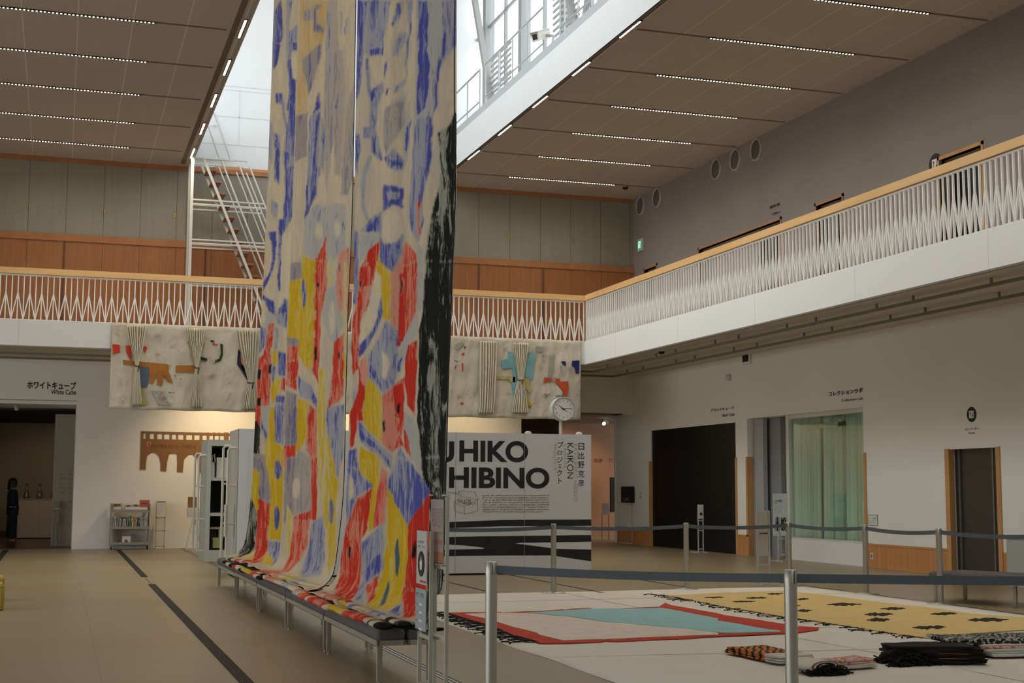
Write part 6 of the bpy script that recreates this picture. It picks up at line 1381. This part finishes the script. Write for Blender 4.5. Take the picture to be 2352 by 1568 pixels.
t2 = thing('book', 'striped pinkish book behind the white one on the bottom trolley shelf', 'book', (a.x, YB+.15, SZ[0])); MB().box((a.x+.01, SZ[0]+.001, -.1), (a.x+.18, SZ[0]+.24, -.08), f_).build('cover', mat('book_pink', (.40, .24, .2), .6), t2)
b = MB(); [b.box((a.x+.02+.03*i, SZ[0]+.17, -.08), (a.x+.035+.03*i, SZ[0]+.235, -.079), f_) for i in range(5)]; b.build('stripes', mat('book_red', (.3, .08, .05), .6), t2)

# slim stand with sheet, and drawing easel
t = thing('notice_stand', 'slim grey stand with a white information sheet beside the book trolley', 'sign stand', (2.29, 33.72, 0))
for x in (2.19, 2.385): MB().box((x-.012, 33.7, 0), (x+.012, 33.73, 1.09 if 1 else 1)).build('post', standm, t)
for z in (.42, .72, .06): MB().box((2.18, 33.7, z-.012), (2.395, 33.725, z+.012)).build('crossbar', standm, t)
MB().box((2.17, 33.55, 0), (2.20, 33.9, .02)).box((2.375, 33.55, 0), (2.405, 33.9, .02)).build('foot_bar', standm, t)
f_ = frY(33.69); MB().box((2.19, .75, 0), (2.39, 1.08, .005), f_).build('sheet', paper, t); MB().box((2.19, 1.08, 0), (2.39, 1.10, .008), f_).build('clip_strip', greyt, t); tiny_rows(f_, 2.21, 2.37, 1.04, 8, .033, .014, mat('text_soft', (.3, .3, .3), .7), t, .0052, 6)
t = thing('drawing_easel', 'small stool-height trestle with a white tray and brown board, half hidden by the storage unit', 'easel', (3.0, 33.3, 0))
MB().box((2.87, 33.35, .96), (3.12, 33.37, 1.21)).build('brown_board', card, t); MB().box((2.85, 33.1, .86), (3.16, 33.4, .95)).prism([(2.87, .74), (3.14, .74), (3.16, .86), (2.85, .86)], -.3, 0, frY(33.1)).build('tray', offwhite, t)
for a, c in (((2.98, 33.15, .75), (2.83, 33.05, 0)), ((3.0, 33.35, .75), (2.87, 33.6, 0)), ((3.02, 33.15, .75), (3.25, 33.05, 0)), ((3.02, 33.35, .75), (3.22, 33.6, 0))): MB().tube([a, c], .012).build('leg', offwhite, t)
MB().tube([(2.92, 33.1, .4), (3.12, 33.1, .4)], .009).build('stretcher', offwhite, t)

# yellow foam stools at the left edge
ym = mat('yellow_vinyl', (.46, .36, .08), .6)
for (x0_, y0_, lab) in ((-1.02, 18.6, 'yellow cube stool at the left edge, the farther one'), (-.98, 17.2, 'yellow cube stool at the left edge, the nearer one')):
    t = thing('cube_stool', lab, 'stool', (x0_+.2, y0_+.2, 0)); rounded_cushion(Fr((x0_, y0_, 0), (1, 0, 0), (0, 1, 0)), 0, .42, 0, .42, .01, .30, .03).build('padded_block', ym, t)
    MB().box((x0_+.01, y0_+.01, 0), (x0_+.41, y0_+.41, .012)).build('base', black, t); MB().tube([(x0_, y0_, .27), (x0_+.42, y0_, .27), (x0_+.42, y0_+.42, .27)], .004).build('piping', mat('yellow_piping', (.36, .28, .06), .6), t)

# ------------------------------------------------------------------ far stands on the right
gs = mat('stand_light', (.50, .50, .48), .4, metal=.2)
t = thing('notice_stand', 'slim grey stand with a white card and black disc, in front of the black opening', 'sign stand', (14.05, 29.4, 0)); ys = 29.2; F_ = frY(ys)
xa = at(1604.5, 1200, Y=ys).x; xb_ = at(1615.5, 1200, Y=ys).x; ztp = at(1610, 1158.5, Y=ys).z; zbp = at(1610, 1191, Y=ys).z
for x in (xa, xb_): MB().box((x-.012, 0, -.03), (x+.012, ztp, -.005), F_).build('post', gs, t)
for z in (zbp-.04, .5, .08): MB().box((xa, z-.012, -.028), (xb_, z+.012, -.004), F_).build('crossbar', gs, t)
MB().box((xa-.015, zbp, 0), (xb_+.0, ztp, .006), F_).build('card', mat('card_bright', (.7, .7, .68), .6), t); disc(F_, (xa+xb_)/2, zbp+(ztp-zbp)*.34, .035, ink, .006, 'black_disc', t, 18); MB().box((xa-.1, 0, -.25), (xa-.07, .02, .15), F_).box((xb_, 0, -.25), (xb_+.03, .02, .15), F_).build('foot_bar', gs, t)
MB().box((xa-.05, .0, -.2), (xb_+.02, .02, -.17), F_).build('foot_link', gs, t)
t = thing('board_stand', 'standing frame with two beige boards, behind the far barrier before the lab door', 'sign stand', (9.98, 18.82, 0)); ys = 18.82; F_ = frY(ys)
xa, xb_ = at(1740, 1250, Y=ys).x, at(1766.5, 1250, Y=ys).x; zT = at(1750, 1172, Y=ys).z
for x in (xa, xb_): MB().box((x-.014, 0, -.014), (x+.014, zT, .014), F_).build('post', standm, t); MB().box((x-.02, 0, -.2), (x+.02, .025, .2), F_).build('foot_bar', standm, t)
MB().box((xa, zT-.02, -.01), (xb_, zT, .01), F_).box((xa, .30, -.01), (xb_, .32, .01), F_).build('crossbar', standm, t)
bei = mat('board_beige', (.42, .38, .32), .7)
for p0_, p1_ in ((1176, 1221), (1225, 1277)): MB().box((xa+.02, at(1750, p1_, Y=ys).z, -.006), (xb_-.02, at(1750, p0_, Y=ys).z, .006), F_).build('board', bei, t)
MB().box((xa+.03, at(1750, 1225, Y=ys).z, .0), (xb_-.03, at(1750, 1223, Y=ys).z, .02), F_).build('black_rail', black, t)
t = thing('poster_stand', 'stand with a large white poster bearing two small pictures, before the curtained window', 'sign stand', (13.98, 25.2, 0)); ys = 25.2; F_ = frY(ys)
A_ = lambda px, py: at(px, py, Y=ys)
MB().box((A_(1775.5, 1180).x, A_(1790, 1230).z, 0), (A_(1809, 1180).x, A_(1790, 1133).z, .012), F_).build('poster', mat('poster_white', (.64, .64, .65), .6), t)
def PS(x, y): p = A_(1400+x/2.4706, 800+y/2.4706); return p.x, p.z
a = PS(938, 1035); c = PS(968, 960); MB().box((a[0], a[1], .012), (c[0], c[1], .013), F_).build('grey_picture', mat('pic_grey', (.36, .37, .38), .6), t)
b = MB(); f0 = PS(950, 1000); b.box((f0[0]-.01, f0[1]-.12, .013), (f0[0]+.02, f0[1]+.16, .0135), F_); b.box((f0[0]-.03, f0[1]+.02, .013), (f0[0]+.03, f0[1]+.05, .0135), F_); b.bar(F_.p(f0[0], f0[1]-.1, .013), F_.p(f0[0]+.07, f0[1]-.2, .013), .03, .001); b.build('black_figure', ink, t)
a = PS(972, 1035); c = PS(1001, 958); MB().box((a[0], a[1], .012), (c[0], c[1], .013), F_).build('dark_picture', marble, t)
a = PS(934, 870); c = PS(976, 857); text_mesh('ここにある視点', F_, a[0], c[0], a[1], c[1], ink, 'lettering', t, bold=.02, w=.012); a = PS(934, 882); c = PS(960, 875); tiny_rows(F_, a[0], c[0], c[1], 1, .02, .03, greyt, t, .0122, 4); a = PS(935, 905); c = PS(980, 897); tiny_rows(F_, a[0], c[0], c[1], 3, .05, .02, greyt, t, .0122, 9)
for px in (1787, 1805): MB().box((A_(px, 1180).x-.012, 0, -.02), (A_(px, 1180).x+.012, 1.3, .0), F_).build('post', gs, t)
MB().box((A_(1787, 1180).x, .12, -.02), (A_(1805, 1180).x, .15, 0), F_).box((A_(1787, 1180).x, A_(1790, 1238).z, -.02), (A_(1805, 1180).x, A_(1790, 1236).z, 0), F_).build('crossbar', gs, t); MB().box((A_(1775, 1180).x, 0, -.1), (A_(1787, 1180).x, .02, -.07), F_).box((A_(1787, 1180).x-.015, 0, -.2), (A_(1787, 1180).x+.015, .02, .2), F_).build('foot_bar', gs, t)

# things on the right wall
c = at(1446, 1136, X=xw); a = at(1433.5, 1136, X=xw).y; e = at(1459, 1136, X=xw).y; z0, z1 = at(1446, 1154, X=xw).z, at(1446, 1117, X=xw).z
t = thing('wall_screen', 'small black flat screen on the right wall near the corner, faint picture at its foot', 'screen', (xw-.05, c.y, z0)); fw = frX(xw)
MB().box((-a, z0, .03), (-e, z1, .09), fw).build('casing', black, t); MB().box((-a+.04, z0+.03, .09), (-e-.04, z1-.03, .091), fw).build('display', mat('screen_dark', (.012, .012, .013), .6), t); MB().box((-a+.3, z0+.1, 0), (-e-.3, z1-.1, .03), fw).build('bracket', black, t)
MB().prism([(-a+.15, z0+.04), (-e-.15, z0+.04), (-e-.25, z0+.13), (-a+.6, z0+.16), (-a+.3, z0+.12)], .091, .0915, fw).build('picture', mat('screen_pic', (.10, .10, .09), .5), t)
cy_ = at(1453, 1200, X=xw).y; MB().box((-cy_-.015, 0, 0), (-cy_+.015, z0, .02), fw).box((-cy_-.9, .0, 0), (-cy_+.015, .03, .02), fw).build('cable_duct', mat('duct', (.5, .48, .43), .5), t)
c = at(1472, 1137, X=xw); t = thing('light_switch', 'small light switch pair on the right wall beside the screen', 'switch', (xw, c.y, c.z-.08))
for k in (-.05, .05): MB().box((-c.y-.04, c.z+k-.035, 0), (-c.y+.04, c.z+k+.035, .012), fw).build('switch_plate', offwhite, t); MB().box((-c.y-.015, c.z+k-.02, .012), (-c.y+.015, c.z+k+.02, .016), fw).build('rocker', greyt, t)
a = at(1995, 1206, X=xw); c = at(2016.5, 1182, X=xw); t = thing('wall_notice', 'white framed notice on the right wall between window and lift', 'notice', (xw, (a.y+c.y)/2, a.z))
MB().box((-a.y, a.z, 0), (-c.y, c.z, .006), fw).build('border', greyt, t); MB().box((-a.y+.015, a.z+.008, .006), (-c.y-.015, c.z-.008, .008), fw).build('sheet', mat('card_bright', None), t)
text_mesh('注意', fw, -a.y+.16, -a.y+.26, c.z-.085, c.z-.045, greyt, 'heading', t, w=.008); tiny_rows(fw, -a.y+.05, -c.y-.05, c.z-.11, 5, .028, .014, greyt, t, .0082, 12)
a = at(2001.5, 1284, X=xw); c = at(2007.5, 1269, X=xw); t = thing('wall_socket', 'white power socket plate in the wood wainscot', 'socket', (xw-.02, a.y, a.z)); MB().box((-a.y, a.z, .012), (-c.y, c.z, .02), fw).build('plate', offwhite, t); MB().box((-a.y+.03, a.z+.03, .02), (-c.y-.03, c.z-.03, .023), fw).build('outlets', greyt, t)
# curtains behind the lab glazing
cu = mat('curtain_sage', (.70, .76, .70), .9, noise=.08, nscale=3)
def curtain(y0, y1, n, label, seed):
    t = thing('curtain', label, 'curtain', (xw+.6, (y0+y1)/2, .3)); 
    def fn(u, v): y = y0+(y1-y0)*u; a = u*n*2*math.pi; return Vector((xw+.62+.055*math.sin(a+.6*math.sin(a*.37+seed))*(1+.3*math.sin(v*3+a)), y+.02*math.sin(a*1.3+seed), 2.93-2.6*v))
    o = MB().grid(fn, n*12, 14).build('drape', cu, t); sm = o.modifiers.new('th', 'SOLIDIFY'); sm.thickness = .004
    MB().tube([(xw+.62, y0, 2.95), (xw+.62, y1, 2.95)], .015).build('rail', offwhite, t)
curtain(26.75, 25.62, 9, 'sage green curtain behind the lab window, left half', 1); curtain(25.5, 23.6, 13, 'sage green curtain behind the lab window, right half with deep folds', 2)
# bench and bin at the right edge
a_ = Vector((.39, -.92, 0)).normalized(); n_ = Vector((.92, .39, 0)).normalized(); o_ = Vector((10.70, 15.47, 0))
t = thing('bench', 'wide low bench with dark padded top at the right edge, behind the yellow rug', 'bench', tuple(o_+n_*.35+a_*.8)); fr_ = Fr(o_, n_, -a_)
LB = 2.6
MB().box((-.05, -LB, .27), (.75, .25, .31), fr_).build('frame', benchm, t); rounded_cushion(fr_, -.03, .73, -LB+.02, .10, .31, .385, .04).build('cushion', cushion, t)
for u_ in (.0, .68):
    for v_ in (0, -1.09, -2.3):
        MB().box((u_-.02, v_-.02, .02), (u_+.02, v_+.02, .27), fr_).build('leg', benchm, t); MB().cyl(fr_.p(u_, v_, 0), fr_.p(u_, v_, .02), .018, 10).build('foot', steeld, t)
c = at(2313, 1300, X=13.6); ztop = at(2313, 1237, X=13.6).z
t = thing('bin', 'pale grey square bin against the right wall beyond the lift', 'bin', (13.85, c.y-.25, 0)); bm_ = mat('bin_grey', (.40, .41, .39), .5)
MB().box((13.6, c.y, .0), (14.1, c.y-.5, ztop)).build('body', bm_, t); MB().box((13.59, c.y+.01, ztop), (14.11, c.y-.51, ztop+.02)).build('lid', bm_, t); MB().box((13.7, c.y-.1, ztop+.02), (14.0, c.y-.4, ztop+.024)).build('opening', black, t)
# board behind the display wall
t = thing('display_board', 'narrow side of a second board standing behind the lettered wall', 'display board', (8.9, 23.9, 0)); MB().box((3.2, 24.4, .02), (9.27, 24.46, 2.22)).build('panel', twside, t); MB().box((8.9, 24.2, 0), (9.1, 24.7, .03)).build('foot', steeld, t)

# ------------------------------------------------------------------ White Cube room
struct(MB().box((-8, yw+.36, .0), (3, 43.6, .004)).build('floor', mat('gallery_floor', (.10, .05, .025), .25)))
t = thing('plinth', 'long low beige plinth in the dim White Cube room', 'plinth', (-.5, 41.5, 0)); MB().box((-1.05, 41.2, .03), (.06, 42.2, 1.08)).build('body', mat('plinth_beige', (.42, .34, .25), .8), t); MB().box((-1.08, 41.18, 1.08), (.08, 42.22, 1.10)).build('top', mat('plinth_beige', None), t); MB().box((-.49, 41.19, .03), (-.485, 41.2, 1.08)).build('joint', greyt, t)
for i, x in enumerate((-.85, -.5, -.12)):
    t = thing('glass_vessel', 'small glass vessel on the long plinth, '+('left one', 'middle one', 'right one')[i], 'vessel', (x, 41.5, 1.10), 'glass vessels on the plinth'); MB().lathe((x, 41.5, 1.1), [(.07, 0), (.10, .06), (.05, .22), (.03, .35), (.06, .42)], 16).build('vessel', glassy('vessel_glass', (.75, .72, .65), .1), t); MB().lathe((x, 41.5, 1.1), [(.08, 0), (.08, .008), (.001, .008)], 14).build('stand_ring', greyt, t)
t = thing('wall_captions', 'columns of small dark captions on the partition of the White Cube entrance', 'wall text', (.2, yw+1.9, .9)); fq = frY(yw+1.9)
for k, (u_, n_r) in enumerate(((.02, 5), (.22, 7))): tiny_rows(fq, u_, u_+.14, at(142, 1088, Y=yw+1.9).z-.0, n_r, .11, .035, mat('caption_ink', (.06, .05, .045), .7), t, .0005, 20+k)
t = thing('notice_stand', 'dim stand with small panels on the partition side of the White Cube entrance', 'sign stand', (-.03, yw+1.75, 0)); fq = frY(yw+1.75)
for x in (-.08, .02): MB().box((x-.01, 0, -.02), (x+.01, 1.1, 0), fq).build('post', greyt, t)
MB().box((-.09, .93, 0), (.03, 1.1, .01), fq).build('card', mat('card_dim', (.22, .20, .17), .7), t); MB().box((-.1, .9, 0), (.04, .915, .05), fq).build('ledge', paper, t); MB().box((-.09, .55, 0), (.03, .8, .01), fq).build('card', mat('card_dim', None), t)
# visitor
skin = mat('skin', (.35, .22, .16), .6); hairm = mat('hair_black', (.012, .009, .008), .5); clo = mat('clothes_black', (.014, .014, .016), .9)
def skin_body(name, verts, edges, radii, root, m, parent, org):
    me = bpy.data.meshes.new(name); me.from_pydata([tuple(Vector(v)) for v in verts], edges, []); o = bpy.data.objects.new(name, me); COL.objects.link(o); o.parent = parent
    o.modifiers.new('skin', 'SKIN'); sv = me.skin_vertices[0].data
    for i, r in enumerate(radii): sv[i].radius = r if isinstance(r, tuple) else (r, r); sv[i].use_root = (i == root)
    sb = o.modifiers.new('sub', 'SUBSURF'); sb.levels = 2; sb.render_levels = 2; me.materials.append(m); o.modifiers['skin'].use_smooth_shade = True; return o
px_, py_ = -1.12, 38.6
t = thing('person', 'person with chin-length black hair and loose black clothes standing in the White Cube room', 'person', (px_, py_, 0))
V_ = [(0, 0, .92), (0, 0, 1.10), (-.01, 0, 1.28), (-.01, 0, 1.38), (0, 0, 1.43), (.02, 0, 1.53),
      (-.01, -.15, 1.34), (.0, -.19, 1.10), (.06, -.17, .88), (.09, -.16, .82), (-.01, .15, 1.34), (.0, .19, 1.10), (.05, .17, .88), (.08, .16, .82),
      (0, -.09, .86), (.02, -.09, .48), (-.01, -.09, .08), (.10, -.09, .04), (0, .09, .86), (-.02, .09, .48), (-.04, .09, .08), (.07, .09, .04)]
E_ = [(0,1),(1,2),(2,3),(3,4),(4,5),(3,6),(6,7),(7,8),(8,9),(3,10),(10,11),(11,12),(12,13),(0,14),(14,15),(15,16),(16,17),(0,18),(18,19),(19,20),(20,21)]
R_s = [(.13,.15),(.12,.14),(.13,.16),(.10,.12),.05,(.085,.07),.06,.05,.035,.03,.06,.05,.035,.03,.10,.085,.07,.035,.10,.085,.07,.035]
skin_body('body', V_, E_, R_s, 0, skin, t, None)
skin_body('loose_top', [(0,0,.80),(0,0,1.05),(-.01,0,1.28),(-.01,0,1.385),(-.01,-.16,1.335),(.0,-.20,1.10),(.05,-.18,.90),(-.01,.16,1.335),(.0,.20,1.10),(.04,.18,.90)], [(0,1),(1,2),(2,3),(3,4),(4,5),(5,6),(3,7),(7,8),(8,9)], [(.17,.19),(.15,.18),(.15,.18),(.11,.13),.08,.07,.055,.08,.07,.055], 0, clo, t, None)
skin_body('trousers', [(0,0,.93),(0,-.09,.84),(.02,-.09,.45),(-.01,-.09,.06),(0,.09,.84),(-.02,.09,.45),(-.04,.09,.06)], [(0,1),(1,2),(2,3),(0,4),(4,5),(5,6)], [(.15,.17),.125,.12,.115,.125,.12,.115], 0, clo, t, None)
hb = MB()
for sc_, cx0, cz0, rx_, rz_, nm in ((1, 0.0, 1.53, .10, .125, 0),):
    hb.grid(lambda u, v: Vector((px_-.02+.115*math.cos(u*2*math.pi)*math.sin(v*2.3+.01), py_+.10*math.sin(u*2*math.pi)*math.sin(v*2.3+.01), 1.535+.125*math.cos(v*2.2)-.04*(v > .8))), 24, 14)
hb.grid(lambda u, v: Vector((px_-.02+.118*math.cos(math.pi*.30+u*math.pi*1.4)*(1+.08*v), py_+.102*math.sin(math.pi*.30+u*math.pi*1.4)*(1+.15*v), 1.56-.21*v)), 20, 8)
hb.build('hair', hairm, t)
MB().lathe((px_+.095, py_, 1.505), [(.001, 0), (.016, .005), (.01, .03), (.001, .04)], 8).build('nose', skin, t)
# right-hand room
F9 = frY(39.59); a = at(1363, 1062, Y=39.59); c = at(1415, 1053, Y=39.59)
t = thing('wall_lettering', 'small brown Japanese lettering on the lit wall of the right-hand room', 'sign', tuple(a)); text_mesh('克彦　アトリエ', F9, a.x, c.x+.35, a.z, c.z, mat('brown_ink', (.10, .045, .02), .7), 'lettering', t, bold=.01)
a = at(1402, 1176, Y=38.9); c = at(1416, 1096, Y=38.9); t = thing('tall_screen', 'tall black panel on the wall of the right-hand room beside the corner', 'screen', (a.x, 38.9, a.z)); MB().box((a.x, a.z, 0), (a.x+.9, c.z, .08), frY(38.95)).build('panel', black, t); MB().box((a.x+.3, 0, -.02), (a.x+.36, a.z, .0), frY(38.95)).build('pole', black, t)
a = at(1382, 1182, Y=37.5); c = at(1399, 1155, Y=37.5); t = thing('notice_stand', 'slim stand with a pale sheet in the right-hand room', 'sign stand', (a.x+.1, 37.5, 0)); F9 = frY(37.5)
MB().box((a.x, a.z, 0), (c.x, c.z, .008), F9).build('sheet', mat('sheet_warm', (.5, .42, .34), .7), t)
for x in (a.x+.01, c.x-.01): MB().box((x-.01, 0, -.02), (x+.01, a.z, 0), F9).build('post', mat('stand_brown', (.3, .2, .14), .6), t)
tiny_rows(F9, a.x+.03, c.x-.04, c.z-.06, 3, .05, .02, greyt, t, .009, 31)
